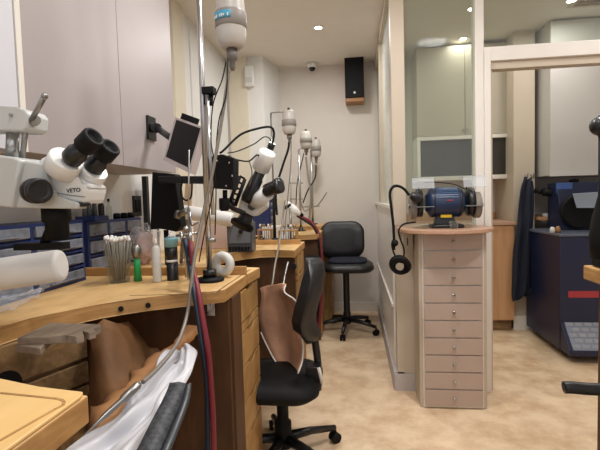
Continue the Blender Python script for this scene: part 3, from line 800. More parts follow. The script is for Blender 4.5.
part('hanger_arm', chrome, t, lambda m: m.tube(curve_pts([(pb.x,pb.y,CEIL-.352),(pb.x+.03,pb.y-.02,CEIL-.33),(mt_.x,mt_.y,CEIL-.36),(mt_.x,mt_.y,aY(230,-20,1.52).z+.04)]), .005, 8))
def motor(label, cpx, y, top, bot, r, big=False, label_part=True):
    a, b = aY(cpx[0], top, y), aY(cpx[1], bot, y); h = a.z-b.z; c_ = ((a.x+b.x)/2, y, b.z)
    t = thing('hanging_motor', label, 'motor', c_, 'hanging flexible shaft motors')
    part('housing', motorp, t, lambda m: m.lathe([(r*.62,0),(r*.85,h*.06),(r*.97,h*.2),(r,h*.45),(r*.98,h*.6),(r*.88,h*.85),(r*.7,h*.97),(r*.3,h)], c_, n=28))
    part('band', motorb, t, lambda m: m.lathe([(r*.99,h*.33),(r*1.05,h*.34),(r*1.05,h*.58),(r*1.02,h*.59)], c_, n=28))
    part('neck', mat('neck_grey','6b6661',.5) if 'neck_grey' not in bpy.data.materials else bpy.data.materials['neck_grey'], t, lambda m: m.lathe([(r*.12,-h*.36),(r*.2,-h*.30),(r*.2,-h*.2),(r*.33,-h*.18),(r*.36,-.001)], c_, n=18))
    part('hook', black, t, lambda m: m.lathe([(r*.2,h),(r*.2,h*1.08),(r*.1,h*1.1)], c_, n=12))
    return t, c_, h
t, c_, h_ = motor('largest grey hanging motor with blue label over the near bench', (231,230.5), 1.52, -12, 49, .052)
part('label', bluel, t, lambda m: m.sheet([[Vector((c_[0]+.0565*math.sin(a), c_[1]-.0565*math.cos(a), c_[2]+h_*z)) for a in [(-1.0+.14*k) for k in range(10)]] for z in (.42,.54)], .001))
for k in range(9):
    a = -.95+.13*k
    if k % 4 == 3: continue
    if k == 0: lb = MB()
    hh = .05*h_*(.6+.4*((k*7)%3)/2)
    lb.obox((c_[0]+.0575*math.sin(a), c_[1]-.0575*math.cos(a), c_[2]+h_*.465), (.0022,.0006,hh*.5), Matrix.Rotation(a,3,'Z'))
lb.build('label_mark', whitep, t)
def hose(name, label, cat, pts, r, mt, n=8, k=8, **kw):
    o = MB().tube(curve_pts(pts, k), r, n).build(name, mt); tag(o, label, cat); return o
fx = [aY(229,72,1.52),aY(226,92,1.51),aY(221,125,1.50),aY(213,170,1.48),aY(203,215,1.46),aY(195,255,1.40),aY(191,285,1.36),aY(187,315,1.33),aY(178,342,1.22),aY(160,366,1.08),aY(143,382,.98)]
o = hose('flexible_shaft', 'long grey flexible shaft hanging from the largest motor to bench skin', 'cable', fx, .0058, cablem, 10)
part('handpiece', steel, o, lambda m: m.lathe([(.006,0),(.010,.006),(.010,.05),(.007,.055),(.007,.10),(.004,.12),(.0015,.16)], fx[-1]+Vector((-.003,-.01,.0)), aY(104,418,.88)-fx[-1], 14))
hose('cable', 'thin black cable hanging from the largest motor down the chrome pole', 'cable', [aY(226,62,1.51),aY(222,80,1.50),aY(213,105,1.52),aY(211,140,1.55),aY(214,160,1.55),aY(216,190,1.56),aY(215,235,1.57)], .0022, blackm, 6)
hose('cable', 'second thin black cable curving from the motor neck past the clamp', 'cable', [aY(228,60,1.50),aY(226,95,1.48),aY(219,120,1.50),aY(216,150,1.53),aY(214,185,1.55),aY(205,230,1.57),aY(199,262,1.58)], .0022, blackm, 6)
hose('hose', 'blue-black air hose hanging over the near bench edge', 'hose', [aZ(181,262,.96),aY(184,240,1.52),aY(189,262,1.46),aY(193,285,1.37),aY(198,315,1.33),aY(203,350,1.31),aY(207,385,1.30),aY(208,420,1.29),aY(208,470,1.29)], .0088, blueh, 12)
hose('hose', 'dark red air hose hanging beside the blue-black one', 'hose', [aZ(185,258,.965),aY(190,243,1.53),aY(193,268,1.44),aY(198,290,1.36),aY(203,320,1.32),aY(208,350,1.30),aY(211,385,1.29),aY(213,420,1.28),aY(214,470,1.28)], .0088, redh, 12)
# connectors
t = thing('valve_block', 'chrome hose connectors clamped beside the pole above the bottle', 'valve', aY(186,238,1.56))
part('fittings', chrome, t, lambda m: [m.cyl(aY(181,232,1.56), aY(183,243,1.56), .007), m.cyl(aY(190,232,1.56), aY(190,244,1.56), .007), m.cyl(aY(176,236,1.56), aY(197,233,1.57), .005), m.ball(aY(186,229,1.57), .011), m.tube([aY(185,244,1.57), aY(186,277,1.60)], .004)])
part('upright_rod', steel, t, lambda m: m.tube([aZ(188,280,ZT)+Vector((0,.0,.001)), aY(189,150,1.63)], .003, 8))
# roll near base
p = aY(223,262,1.70)
t = thing('tape_roll', 'translucent white roll standing on edge behind the round stand base', 'roll', p)
part('ring', milky, t, lambda m: m.torus((p.x,p.y,ZT+.053), .033, .018, (0.3,1,0), 28, 10))

# ------------------------------------------------ screen on arm
t = thing('tablet_monitor', 'small dark screen in white frame tilted on black wall arm', 'monitor', aY(185,145,1.75))
c00, c10, c01 = aY(175,117,1.80), aY(203,127,1.68), aY(163,160,1.80); c11 = c10+c01-c00
def quad(m, q, th, inset=0):
    cen = sum(q, Vector())/4; q = [cen+(p-cen)*(1-inset) for p in q]
    n = (q[1]-q[0]).cross(q[2]-q[0]).normalized()
    if n.y > 0: n = -n
    m.prism([p+n*th[0] for p in q], n*(th[1]-th[0]), .0004)
Q = [c00,c10,c11,c01]
part('frame', mat('monitor_frame','c9bfc0',.4), t, lambda m: quad(m, Q, (-.03, 0)))
part('screen', screenm, t, lambda m: quad(m, [p+Vector((.003,0,.004)) for p in Q], (.0006,.002), .14))
part('back_cover', blackm, t, lambda m: [m.obox(aY(190,119,1.76), (.035,.012,.012), Matrix.Rotation(math.radians(22),3,'Y'))])
part('wall_arm', black, t, lambda m: [m.box(CX+.001, CX+.012, aX(150,128,CX).y-.04, aX(150,128,CX).y+.04, aX(150,140,CX).z, aX(150,117,CX).z), m.cyl(aX(152,128,CX), aX(157,128,CX+.06), .022), m.tube([aX(157,128,CX+.05), aY(168,136,1.86), aY(178,142,1.83)], .015, 10)])
# boom carrying the camera microscope: black arm and black box
t = thing('microscope_boom', 'black steel boom with square box joint between pole and wall', 'boom', aY(165,232,1.9))
part('upright', blackm, t, lambda m: pxprism(m, [(152,172),(175,174),(181,226),(176,232),(160,228),(150,230)], 2.02, .07, .004))
part('crossbar', black, t, lambda m: pxprism(m, [(158,176),(210,176),(210,184),(158,183)], 1.95, .03, .003))
part('box_joint', blackm, t, lambda m: pxprism(m, [(203,158),(222,154),(234,158),(233,190),(206,188)], 1.93, .09, .005))
part('box_bolt', steel, t, lambda m: [m.ball(aY(x,y,1.928), .005, 8) for x,y in ((217,161),(229,163),(212,185),(226,186),(232,176))])
part('knob', blackm, t, lambda m: [m.cyl(aY(225,190,1.97), aY(225,198,1.97), .011), m.lathe([(.022,0),(.024,.01),(.024,.05),(.016,.06)], aY(224,198,1.97), (0,0,-1), 18), m.cyl(aY(233,189,1.96), aY(233,200,1.96), .004), m.ball(aY(233,203,1.96), .008, 10, (1,1,1.6))])
part('foot_post', black, t, lambda m: m.cyl((aY(166,230,2.055).x,2.055,aY(166,230,2.055).z), (aY(166,230,2.055).x,2.055,ZT+.001), .012))
part('link_arm', black, t, lambda m: m.tube([aY(226,203,2.0), aY(234,209,2.12), aY(244,213,2.22)], .013, 10))
hose('cable', 'short black cable looped below the dark tablet screen', 'cable', [aY(183,178,1.9),aY(181,192,1.9),aY(185,200,1.9),aY(191,197,1.9),aY(192,182,1.9)], .004, blackm, 8)
# bright framed panel and post behind
t = thing('framed_panel', 'narrow bright white panel in thin black frame under taupe cabinet', 'panel', (-1.2,2.5,ZT))
a, b = aX(146,178,-1.2), aX(153,178,-1.2)
pbox('panel', tubew, t, -1.21, -1.19, a.y, b.y, ZT+.001, 1.41); pbox('frame', black, t, -1.212, -1.185, a.y-.03, a.y-.001, ZT+.001, 1.412); pbox('frame', black, t, -1.212, -1.185, b.y+.001, b.y+.02, ZT+.001, 1.412)
o = MB().prism([aY(186,176,2.5),aY(193,176,2.5),aY(188,236,2.5),aY(181,236,2.5)], (0,.02,0), .001).build('wooden_lath', mat('lath','c2a583',.6)); tag(o, 'slanted pale wooden lath standing behind the near bottles', 'lath')
t = thing('clamp_arm', 'small chrome jointed clamp arm right of the black upright', 'clamp', aY(183,215,1.9))
part('joint', steel, t, lambda m: [m.cyl(aY(178,215,1.95), aY(188,210,1.9), .014), m.cyl(aY(176,214,1.95), aY(180,215,1.95), .02), m.tube([aY(188,210,1.9),aY(192,226,1.88),aY(199,222,1.85)], .004)])
part('stem', steel, t, lambda m: m.tube([aY(190,212,1.9), (aY(190,212,1.9).x, 1.9, ZT+.001)], .005))

# ------------------------------------------------ camera microscope on bench B
t = thing('camera_microscope', 'white stereo microscope with camera tube standing over the second bench', 'microscope', aY(240,225,2.3))
part('camera', whitep, t, lambda m: m.lathe([(.040,0),(.046,.006),(.046,.10),(.040,.108)], aY(260,170,2.25), aY(270,147,2.2)-aY(260,170,2.25), 24))
part('cable_plug', black, t, lambda m: m.cyl(aY(270,149,2.2), aY(272.5,143,2.19), .018))
part('photo_tube', black, t, lambda m: m.lathe([(.026,0),(.034,.02),(.034,.13),(.028,.14),(.028,.20)], aY(246,202,2.24), aY(262,168,2.24)-aY(246,202,2.24), 20))
part('body', whitep, t, lambda m: pxprism(m, [(242,190),(250,186),(266,197),(266,208),(254,217),(237,211)], 2.26, .10, .012))
part('body_neck', whitep, t, lambda m: m.cyl(aY(252,204,2.28), aY(268,193,2.2), .042, 24, .036))
part('focus_knob', black, t, lambda m: m.lathe([(.022,0),(.022,.02)], aY(252,206,2.255), (.2,-1,0), 18))
for dy in (0, .07):
    part('eyepiece', black, t, lambda m: m.lathe([(.026,0),(.028,.02),(.028,.07),(.033,.075),(.034,.10),(.026,.105)], aY(266,192-dy*40,2.19+dy), aY(286,184-dy*40,2.12+dy)-aY(266,192-dy*40,2.19+dy), 20))
part('focus_rack', blackm, t, lambda m: [m.tube([aY(229,204,2.24), aY(240,176,2.24)], .010, 6), m.tube([aY(235,206,2.24), aY(245,179,2.24)], .010, 6)] + [m.tube([aY(229+11*k/5,204-28*k/5,2.24), aY(235+10*k/5,206-27*k/5,2.24)], .006, 6) for k in range(6)])
part('objective', black, t, lambda m: m.lathe([(.034,0),(.034,.03),(.040,.04),(.040,.07),(.03,.08)], aY(250,212,2.3), aY(240,228,2.27)-aY(250,212,2.3), 22))
part('ring_lamp', blackm, t, lambda m: m.lathe([(.060,0),(.066,.008),(.062,.022),(.03,.024)], aY(243,223,2.28), aY(237,235,2.25)-aY(243,223,2.28), 28))
hose('cable', 'thick black cable arching from box joint to the white camera', 'cable', [aY(220,153,1.99),aY(224,150,1.99),aY(240,135,2.05),aY(256,129,2.1),aY(270,127,2.15),aY(274,133,2.19),aY(272.5,144,2.19)], .0055, blackm)
hose('cable', 'thin dark cable arching low from box joint behind the white camera', 'cable', [aY(228,153,1.98),aY(238,151,2.05),aY(254,144,2.15),aY(264,137,2.2),aY(270,139,2.22),aY(270,146,2.22)], .003, blackm, 6)
hose('cable', 'short dark cable sagging from box joint to the camera body', 'cable', [aY(228,156,1.98),aY(238,160,2.02),aY(249,161,2.1),aY(257,155,2.17),aY(261,158,2.2)], .004, blackm, 6)
hose('cable', 'thin grey cable hanging beside the photo tube of the camera microscope', 'cable', [aY(249,161,2.1),aY(252,172,2.15),aY(250,184,2.2),aY(248,192,2.25)], .003, cablem, 6)
# white tube B
t = thing('white_tube', 'thick white cylinder lying behind the pole over the second bench', 'tube', aY(200,215,2.5))
p0, p1 = aY(178,211,2.5), aY(233,220,2.5)
part('tube_body', tubew, t, lambda m: tubef(m, p0, p1, .042)); part('mounting_stem', steel, t, lambda m: m.cyl((p0.x+.05,2.5,p0.z-.04), (p0.x+.05,2.5,ZT+.001), .01))
# pinkish box and control box
a, b = aY(211,222,2.72), aY(232,248,2.72)
t = thing('storage_box', 'pale pinkish plastic box on the second bench behind control unit', 'box', (a.x,2.75,ZT))
pbox('box_body', pinkbox, t, a.x-.12, b.x, 2.72, 2.82, ZT+.001, a.z, bev=.004); pbox('lid', clearp, t, a.x-.122, b.x+.002, 2.718, 2.822, a.z+.001, a.z+.02, bev=.003)
a, b = aY(226.5,223,2.53), aY(252,245,2.53)
t = thing('control_unit', 'dark grey control box with knob on the second bench', 'control box', (a.x,2.55,ZT))
pbox('housing', dbox, t, a.x, b.x, 2.53, 2.64, ZT+.001, aY(240,223,2.53).z, bev=.004)
pbox('face_plate', mat('face_plate','6f7378',.4), t, a.x+.008, b.x-.008, 2.526, 2.5295, ZT+.055, aY(240,225,2.53).z-.004)
zz = aY(240,234,2.53).z
part('knob', black, t, lambda m: m.lathe([(.014,0),(.012,.014)], (aY(241,230,2.53).x,2.525,zz+.015), (0,-1,0)))
part('button', blackm, t, lambda m: [m.box(a.x+.012+k*.019, a.x+.024+k*.019, 2.518, 2.5295, ZT+.012, ZT+.035, bev=.002) for k in range(7)])
hose('foot_cable', 'black cables bunched on the bench right of the control box', 'cable', [aZ(252,243,ZT+.015),aZ(258,241,ZT+.01),aZ(264,240,ZT+.01),aZ(262,237,ZT+.012),aZ(255,238,ZT+.012)], .008, blackm)
p = aZ(263,238,ZT)
# racks of bits
def rack(label, x0, x1, y, n, z=ZT, h=.12):
    t = thing('bit_rack', label, 'rack', ((x0+x1)/2,y,z))
    pbox('base_board', drw, t, x0, x1, y-.03, y+.03, z+.001, z+.016, bev=.002)
    pbox('top_board', drw, t, x0, x1, y-.03, y+.03, z+.082, z+.092, bev=.002)
    pbox('side', drw, t, x0, x0+.008, y-.03, y+.03, z+.0161, z+.0819); pbox('side', drw, t, x1-.008, x1, y-.03, y+.03, z+.0161, z+.0819)
    for k in range(n):
        x = x0+.015+(x1-x0-.03)*k/(n-1); mm = [whitep, amber, steel, blackm][k%4]
        o = MB().m(steel).cyl((x,y,z+.0165),(x,y,z+h-.01),.0025,8).m(mm).lathe([(.006,0),(.007,.012),(.004,.02)], (x,y,z+h-.01), n=10).build('rotary_bit', steel)
        tag(o, 'tiny rotary tool bit standing in the '+label.split(',')[0].replace('small ',''), 'tool bit', 'bits in the '+label.split(',')[0])
a, b = aZ(264,239,ZT), aZ(277,239,ZT)
rack('small wooden bit rack left of the second pole, on second bench', a.x, b.x, a.y-.2, 6)
a, b = aY(279,238,3.08), aY(298,238,3.08)
rack('small wooden bit rack right of the second pole, on third bench', a.x, b.x, 3.08, 7)
# white strip on bench behind rack
t = thing('white_box', 'flat white box behind the bit racks on the third bench', 'box', (-.7,3.4,ZT))
a, b = aY(262,229,3.35), aY(291,231,3.35)
pbox('carton', tubew, t, a.x, b.x, 3.35, 3.50, ZT+.001, a.z, bev=.004); pbox('lid', tubew, t, a.x-.003, b.x+.003, 3.347, 3.503, a.z+.001, a.z+.018, bev=.003)
a, b = aY(252,195,3.8), aY(271,225,3.8)
blue_cab('tall blue drawer organiser behind the camera microscope at far wall side', b.x, 3.8, 3.98, ZT+.001, a.z, 2, 6, a.x)
# poles for B, C, D with motors
def pole(label, base, ztop, r=.009, y=None):
    t = thing('motor_stand', label, 'stand', (base.x,base.y,ZT))
    part('base', black, t, lambda m: m.lathe([(.05,0),(.05,.008),(.025,.012),(.022,.035),(.012,.036)], (base.x,base.y,ZT+.001)))
    return t
b1 = aZ(275,243,ZT)
t = pole('black pole on the second bench carrying the middle-sized motor', b1, 0)
ztp = aY(272,113,b1.y).z
part('pole', blackm, t, lambda m: m.tube([(b1.x,b1.y,ZT+.037),(b1.x,b1.y,ZT+.35)], .011, 10)); part('upper_pole', steel, t, lambda m: m.tube([(b1.x,b1.y,ZT+.351),(b1.x,b1.y,ztp-.001)], .006, 10))
c1 = aY(288.5,113,b1.y)
part('hanger_arm', steel, t, lambda m: m.tube(curve_pts([(b1.x,b1.y,ztp),(b1.x+.05,b1.y,ztp+.004),(c1.x-.01,b1.y,ztp-.005),(c1.x,b1.y,aY(289,113,b1.y).z-.01)]), .004, 8))
t2, c2_, h2_ = motor('middle-sized ribbed grey motor hanging over the second bench', (289,289), b1.y, 110, 134.5, .049)
sh = [aY(289,142,b1.y),aY(288,150,b1.y),aY(282,168,b1.y-.03),aY(276,190,b1.y-.05),aY(277,215,b1.y-.06)]
hose('flexible_shaft', 'black flexible shaft hanging from the middle-sized motor', 'cable', sh, .008, blackm)
hose('cable', 'thin grey cable hanging straight below the middle-sized motor', 'cable', [aY(291,137,b1.y),aY(291,160,b1.y),aY(289,185,b1.y),aY(287,205,b1.y),aY(284,235,b1.y-.02)], .004, cablem)
hose('flexible_shaft', 'pale grey flexible shaft drooping over the edge of second bench', 'cable', [aY(285,200,2.8),aY(282,225,2.75),aY(279,245,2.58),aY(275,265,2.45),aY(271,290,2.35),aY(262,318,2.25)], .006, cablem)
hose('flexible_shaft', 'thin steel shaft hanging beside the second bench pedestal', 'cable', [aY(288,262,2.55),aY(285,275,2.5),aY(282,288,2.45),aY(274,300,2.40),aY(266,315,2.3)], .006, steel)
b2 = aZ(301,231,ZT)
t = pole('slim chrome stand on the third bench with side bars', b2, 0)
zt2 = aY(299,149,b2.y).z
part('pole', chrome, t, lambda m: m.tube([(b2.x,b2.y,ZT+.037),(b2.x,b2.y,zt2)], .010, 10))
part('side_bar', steel, t, lambda m: [m.tube([aY(289,183,b2.y),aY(303,183,b2.y)], .005), m.tube([aY(290,199,b2.y),aY(303,199,b2.y)], .005), m.tube([aY(291,170,b2.y),aY(291,228,b2.y)], .005)])
c2 = aY(306,149,b2.y)
part('hanger_arm', steel, t, lambda m: m.tube([(b2.x,b2.y,zt2),(c2.x,b2.y,zt2+.005),(c2.x,b2.y,aY(306,131,b2.y).z-.12)], .004))
motor('small yellowish motor hanging left of the two farthest ones', (306,306), b2.y, 131, 149, .057)
b3 = aZ(312,226,.99); b3.y = min(b3.y, 4.62); b3 = Vector((aY(313,226,4.62).x, 4.62, .99))
t = thing('motor_stand', 'farthest chrome stand with forked arms against the far wall', 'stand', b3)
part('base', black, t, lambda m: m.lathe([(.05,0),(.05,.008),(.02,.012)], (b3.x,b3.y,.991)))
part('pole', chrome, t, lambda m: m.tube([(b3.x,b3.y,1.004),(b3.x,b3.y,aY(313,150,b3.y).z)], .011, 10))
part('fork_arm', steel, t, lambda m: [m.tube(curve_pts([aY(301,203,4.6),aY(305,211,4.6),aY(312,207,4.61),aY(318,205,4.6),aY(327,192,4.58)]), .006), m.tube([aY(303,207,4.6),aY(320,206,4.6)], .005)])
motor('smallest pale motor, farthest of the hanging ones', (316,316), 4.6, 139, 157, .052)
hose('flexible_shaft', 'grey flexible shaft below the yellowish motor', 'cable', [aY(306,157,b2.y),aY(308,175,b2.y),aY(311,195,b2.y),aY(309,222,b2.y)], .009, cablem)
hose('flexible_shaft', 'dark curved shaft below the smallest farthest motor', 'cable', [aY(316,165,4.6),aY(315,178,4.6),aY(308,190,4.58),aY(303,203,4.56)], .007, blackm)
hose('cable', 'thin black cable looped under the yellowish motor', 'cable', [aY(304,153,b2.y),aY(300,170,b2.y),aY(297,185,b2.y),aY(296,205,b2.y)], .005, blackm)
# white funnel/arm with red hose
t = thing('dust_nozzle', 'pale jointed nozzle arm pointing down over the third bench', 'nozzle', aY(290,205,3.4))
part('arm', mat('nozzle_cream','d3cdb9',.4), t, lambda m: m.obox(aY(279,200,3.4), (.085,.008,.02), Matrix.Rotation(math.radians(38),3,'Y')))
part('nozzle_tip', tubew, t, lambda m: [m.lathe([(.035,0),(.03,.05),(.015,.1)], aY(290,207,3.4), (.8,0,-.6), 14), m.ball(aY(288,205,3.4), .03, 10)])
part('joint', blackm, t, lambda m: [m.cyl(aY(284,208,3.38), aY(291,205,3.38), .014), m.cyl(aY(297,211,3.4), aY(303,216,3.4), .013)])
part('stem', steel, t, lambda m: m.cyl(aY(290,208,3.33), (aY(290,210,3.33).x,3.33,ZT+.001), .007))
hose('hose', 'dark red hose hanging off the end of the third bench', 'hose', [aY(297,214,3.9),aY(304,218,3.88),aY(311,222,3.86),aY(318,232,3.84),aY(321,250,3.83),aY(322,275,3.83),aY(321,300,3.83),aY(319,330,3.83)], .014, redh)
hose('hose', 'thin black hose following the red one off the third bench', 'hose', [aY(297,216,3.86),aY(305,221,3.84),aY(314,228,3.82),aY(319,244,3.80),aY(320,275,3.80),aY(318,310,3.80),aY(314,335,3.80)], .009, blackm)
hp = aY(293,267,2.62)
t = thing('hand_torch', 'black fitting with chrome stem hung on second bench pedestal', 'tool', hp)
part('holder', black, t, lambda m: m.cyl((hp.x,2.625,hp.z), (hp.x,2.655,hp.z), .02)); part('stem', chrome, t, lambda m: m.tube([aY(287,265,2.62), aY(284,280,2.6)], [.004,.008]))

# ================================================================== DRAWER UNIT AND GRINDER
t = thing('drawer_tower', 'tall narrow cream tower of ten drawers with chrome knobs', 'drawers', (.56,2.7,0))
X0, X1, YF = .388, .724, 2.607
pbox('body', framep, t, X0-.022, X1+.022, YF+.012, PY-.013, 0.001, 1.04)
pbox('front_frame', framew, t, X0-.004, X1+.004, YF+.004, YF+.0119, .005, 1.038)
ztop = 1.036; hstep = (ztop-.012)/10
for k in range(10):
    z1_ = ztop-k*hstep; z0_ = z1_-hstep+.008
    dr = pbox('drawer', pinkt, t, X0+.004, X1-.004, YF-.008, YF+.0039, z0_, z1_, bev=.001)
    part('knob', chrome, dr, lambda m: m.lathe([(.004,0),(.004,.010),(.010,.014),(.010,.019),(.006,.023)], ((X0+X1)/2,YF-.0081,(z0_+z1_)/2), (0,-1,0), 14))
def wtop(m):
    pts = [(.80,PY-.001,1.041),(.262,PY-.001,1.041)]
    for k in range(15):
        a = math.pi + math.pi*k/14; pts.append((.531+.262*math.cos(a), 2.66+.20*math.sin(a), 1.041))
    m.prism(pts, (0,0,.022), .003)
part('rounded_top', worktopm, t, wtop)
part('shelf_bracket', framep, t, lambda m: m.box(.30, .355, PY-.06, PY-.014, .93, 1.0395))
ZG = 1.0635; GY = 2.68
t = thing('bench_grinder', 'dark blue twin-wheel bench grinder on the drawer tower', 'grinder', (.53,GY,ZG))
cz = ZG+.148
part('base', black, t, lambda m: [m.box(.445,.625,GY-.07,GY+.07,ZG,ZG+.022,bev=.008), m.prism([(.465,GY-.045,ZG+.022),(.585,GY-.045,ZG+.022),(.565,GY-.035,ZG+.09),(.485,GY-.035,ZG+.09)], (0,.08,0), .003)])
part('motor_body', grinderb, t, lambda m: m.lathe([(.045,0),(.06,.012),(.08,.022),(.086,.034),(.086,.19),(.08,.205),(.06,.216),(.045,.225)], (.417,GY,cz), (1,0,0), 32))
part('cooling_rib', mat('rib_blue','3c5578',.35), t, lambda m: [m.obox((.53, GY+.087*math.cos(math.radians(a)), cz+.087*math.sin(math.radians(a))), (.06,.0025,.003), Matrix.Rotation(math.radians(a),3,'X')) for a in range(60,160,9)])
part('side_band', black, t, lambda m: [m.cyl((.455,GY,cz),(.463,GY,cz),.0875,32), m.cyl((.60,GY,cz),(.612,GY,cz),.0875,32)])
part('red_mark', redp, t, lambda m: m.box(.525,.560,GY-.0878,GY-.080,cz+.010,cz+.016))
part('rating_label', yellow, t, lambda m: m.box(.495,.555,GY-.058,GY-.046,ZG+.062,ZG+.078))
for s_, xw in ((-1,.395),(1,.665)):
    part('wheel_guard', black, t, lambda m: m.lathe([(.06,0),(.082,.004),(.082,.036),(.06,.04)], (xw-.035 if s_<0 else xw-.015,GY,cz), (1,0,0), 32))
    part('grinding_wheel', mat('stone_grey','857d75',.8) if 'stone_grey' not in bpy.data.materials else bpy.data.materials['stone_grey'], t, lambda m: m.lathe([(.074,0),(.076,.003),(.076,.030),(.074,.033)], (xw-.03+(-.038 if s_<0 else .052),GY-.012,cz-.018), (1,0,0), 32))
    part('wheel_nut', steel, t, lambda m: m.cyl((xw+(-.078 if s_<0 else .058),GY-.012,cz-.018), (xw+(-.069 if s_<0 else .075),GY-.012,cz-.018), .012, 12))
    part('tool_rest', steel, t, lambda m: m.box(xw-.045, xw+.055, GY-.12, GY-.085, cz-.022, cz-.018))
    part('eye_shield', glass('shield_plastic','dfe6ee',.1,.22) if 'shield_plastic' not in bpy.data.materials else bpy.data.materials['shield_plastic'], t, lambda m: [m.obox((xw+(.0 if s_<0 else .015),GY-.075,cz+.115), (.062,.003,.032), Matrix.Rotation(math.radians(-20),3,'X')), m.box(xw-.055, xw+.07, GY-.07, GY+.03, cz+.142, cz+.146)])
    part('shield_bracket', steel, t, lambda m: m.tube([(xw-.02,GY-.02,cz+.075),(xw-.02,GY-.05,cz+.10)], .004))
part('cross_wire', blackm, t, lambda m: m.tube(curve_pts([(.40,GY-.06,cz+.12),(.50,GY-.065,cz+.115),(.58,GY-.06,cz+.10),(.63,GY-.05,cz+.075)]), .003, 6))
part('dust_port', black, t, lambda m: m.lathe([(.022,0),(.026,.02),(.026,.05),(.018,.07)], aY(421,201,GY-.10), aY(404,190,GY-.12)-aY(421,201,GY-.10), 16))
o = hose('power_cord', 'thick black grinder cord arching off worktop edge and coiled below', 'cord', [aY(409,195,GY-.118),aY(404,189,GY-.13),aY(398,186,GY-.14),aY(393,187,GY-.15),aY(390,193,GY-.15),aY(391,205,GY-.15),aY(393,222,GY-.15),aY(394,238,GY-.15),aY(394,250,GY-.15)], .008, blackm)
cc = aY(399,265,GY-.13)
part('coil', blackm, o, lambda m: [m.torus(cc+Vector((.004*(k%2),-.012*k,.006*(k%3)-.006)), .038+.005*(k%3), .011, (.25,1,.1*k), 26, 8) for k in range(6)])
part('loop', blackm, o, lambda m: [m.tube(curve_pts([aY(393,240,GY-.15),aY(392,246,GY-.15),aY(396,258,GY-.15),aY(402,262,GY-.15),aY(404,250,GY-.14),aY(400,238,GY-.13),aY(399,230,GY-.13),aY(404,224,GY-.11),aY(416,222,GY-.10)]), .005, 8), m.ball(aY(395,243,GY-.15), .02, 10)])
sp = aY(407,240,PY-.03)
t = thing('socket_outlet', 'small cream electric socket box under the worktop edge', 'socket', sp)
pbox('box', framew, t, sp.x-.03, sp.x+.03, PY-.035, PY-.001, sp.z-.045, sp.z+.045, bev=.005); pbox('plug', blackm, t, sp.x-.008, sp.x+.008, PY-.06, PY-.0351, sp.z-.035, sp.z+.02, bev=.004)
cp = aY(452,227,GY-.15)
t = thing('plastic_cup', 'small clear plastic cup in front of the grinder', 'cup', (.535,2.53,ZG))
part('cup_body', cupg, t, lambda m: m.lathe([(.02,0),(.025,.045),(.023,.045),(.018,.003)], (.548,2.53,ZG+.001)))

# ================================================================== BACK ROOM
a = aY(416,48,4.4); b = aY(514.5,133,4.4)
t = thing('wall_cabinet', 'tall beige double-door wall cupboard in back room behind glass', 'cabinet', ((a.x+b.x)/2,4.4,1.8))
pbox('body', backcab, t, a.x, b.x, 4.42, 4.745, b.z+.002, a.z)
xs = [a.x, aY(465,100,4.4).x, b.x]
for k in range(2):
    dr = pbox('door', backcab, t, xs[k]+.002, xs[k+1]-.002, 4.40, 4.419, b.z+.002, a.z-.002, bev=.002)
    xk = xs[1]+(-.02 if k == 0 else .02)
    part('knob', steel, dr, lambda m: m.lathe([(.006,0),(.006,.012),(.011,.016),(.008,.022)], (xk,4.3995,b.z+.05), (0,-1,0), 12))
t = thing('glazed_niche', 'white framed dark glass niche under the beige wall cupboard', 'cabinet', (a.x,4.4,1.38))
zl = aY(490,179,4.4).z
pbox('frame', framew, t, a.x, b.x, 4.40, 4.745, zl, zl+.04, bev=.002); pbox('frame', framew, t, a.x, b.x, 4.40, 4.745, b.z-.035, b.z, bev=.002)
pbox('frame', framew, t, a.x, a.x+.03, 4.40, 4.745, zl+.041, b.z-.036); pbox('frame', framew, t, b.x-.03, b.x, 4.40, 4.745, zl+.041, b.z-.036)
pbox('glass_panel', glassdark, t, a.x+.031, b.x-.031, 4.43, 4.44, zl+.041, b.z-.036)
t = thing('kitchen_counter', 'peach laminate base cabinet with worktop in the back room', 'cabinet', (1.0,4.2,0))
pbox('worktop', worktopm, t, .45, 1.435, 4.12, 4.745, .975, 1.005, bev=.003)
pbox('body', peachw, t, .47, 1.42, 4.16, 4.745, .10, .974); pbox('plinth', oldw, t, .48, 1.41, 4.19, 4.745, .0005, .099)
for k in range(2): pbox('door', peachw, t, .475+.475*k, .945+.475*k, 4.14, 4.1595, .11, .97, bev=.002)
t = thing('backsplash', 'low peach upstand at the back of the kitchen counter', 'upstand', (1.0,4.72,1.006))
pbox('strip', peachw, t, .47, 1.43, 4.715, 4.745, 1.006, 1.075)
p = aY(505,188,4.72)
t = thing('wall_fitting', 'small black wall tap fitting above the counter right of post', 'fitting', p)
part('bracket', blackm, t, lambda m: [m.box(p.x-.05,p.x+.06,4.70,4.748,p.z+.03,p.z+.045), m.box(p.x-.03,p.x+.02,4.68,4.748,p.z-.04,p.z+.02,bev=.006)])
# apron
hk = aY(530,178,4.16)
t = thing('coat_hooks', 'small metal double hook on the cream pillar', 'hook', hk)
part('hook', steel, t, lambda m: [m.tube(curve_pts([(hk.x-.02+dx,4.218,hk.z+.03),(hk.x-.02+dx,4.17,hk.z-.0),(hk.x-.02+dx,4.155,hk.z+.04)]), .005) for dx in (0,.05)])
rows = [((524,178,4.16),(533,180,4.16)),((520,192,4.12),(534,192,4.14)),((518,212,4.10),(534,215,4.12)),((517,228,4.07),(533,232,4.09)),((514,250,4.06),(532,250,4.07)),((513,275,4.05),(532,272,4.06)),((512,296,4.05),(533,285,4.05)),((513,302,4.05),(529,294,4.05))]
o = sheet_px(rows, n=14, wave=.012, freq=12, th=.01, sub=3).build('apron', navy); tag(o, 'dark navy apron hanging from the pillar beside the kitchen counter', 'apron')
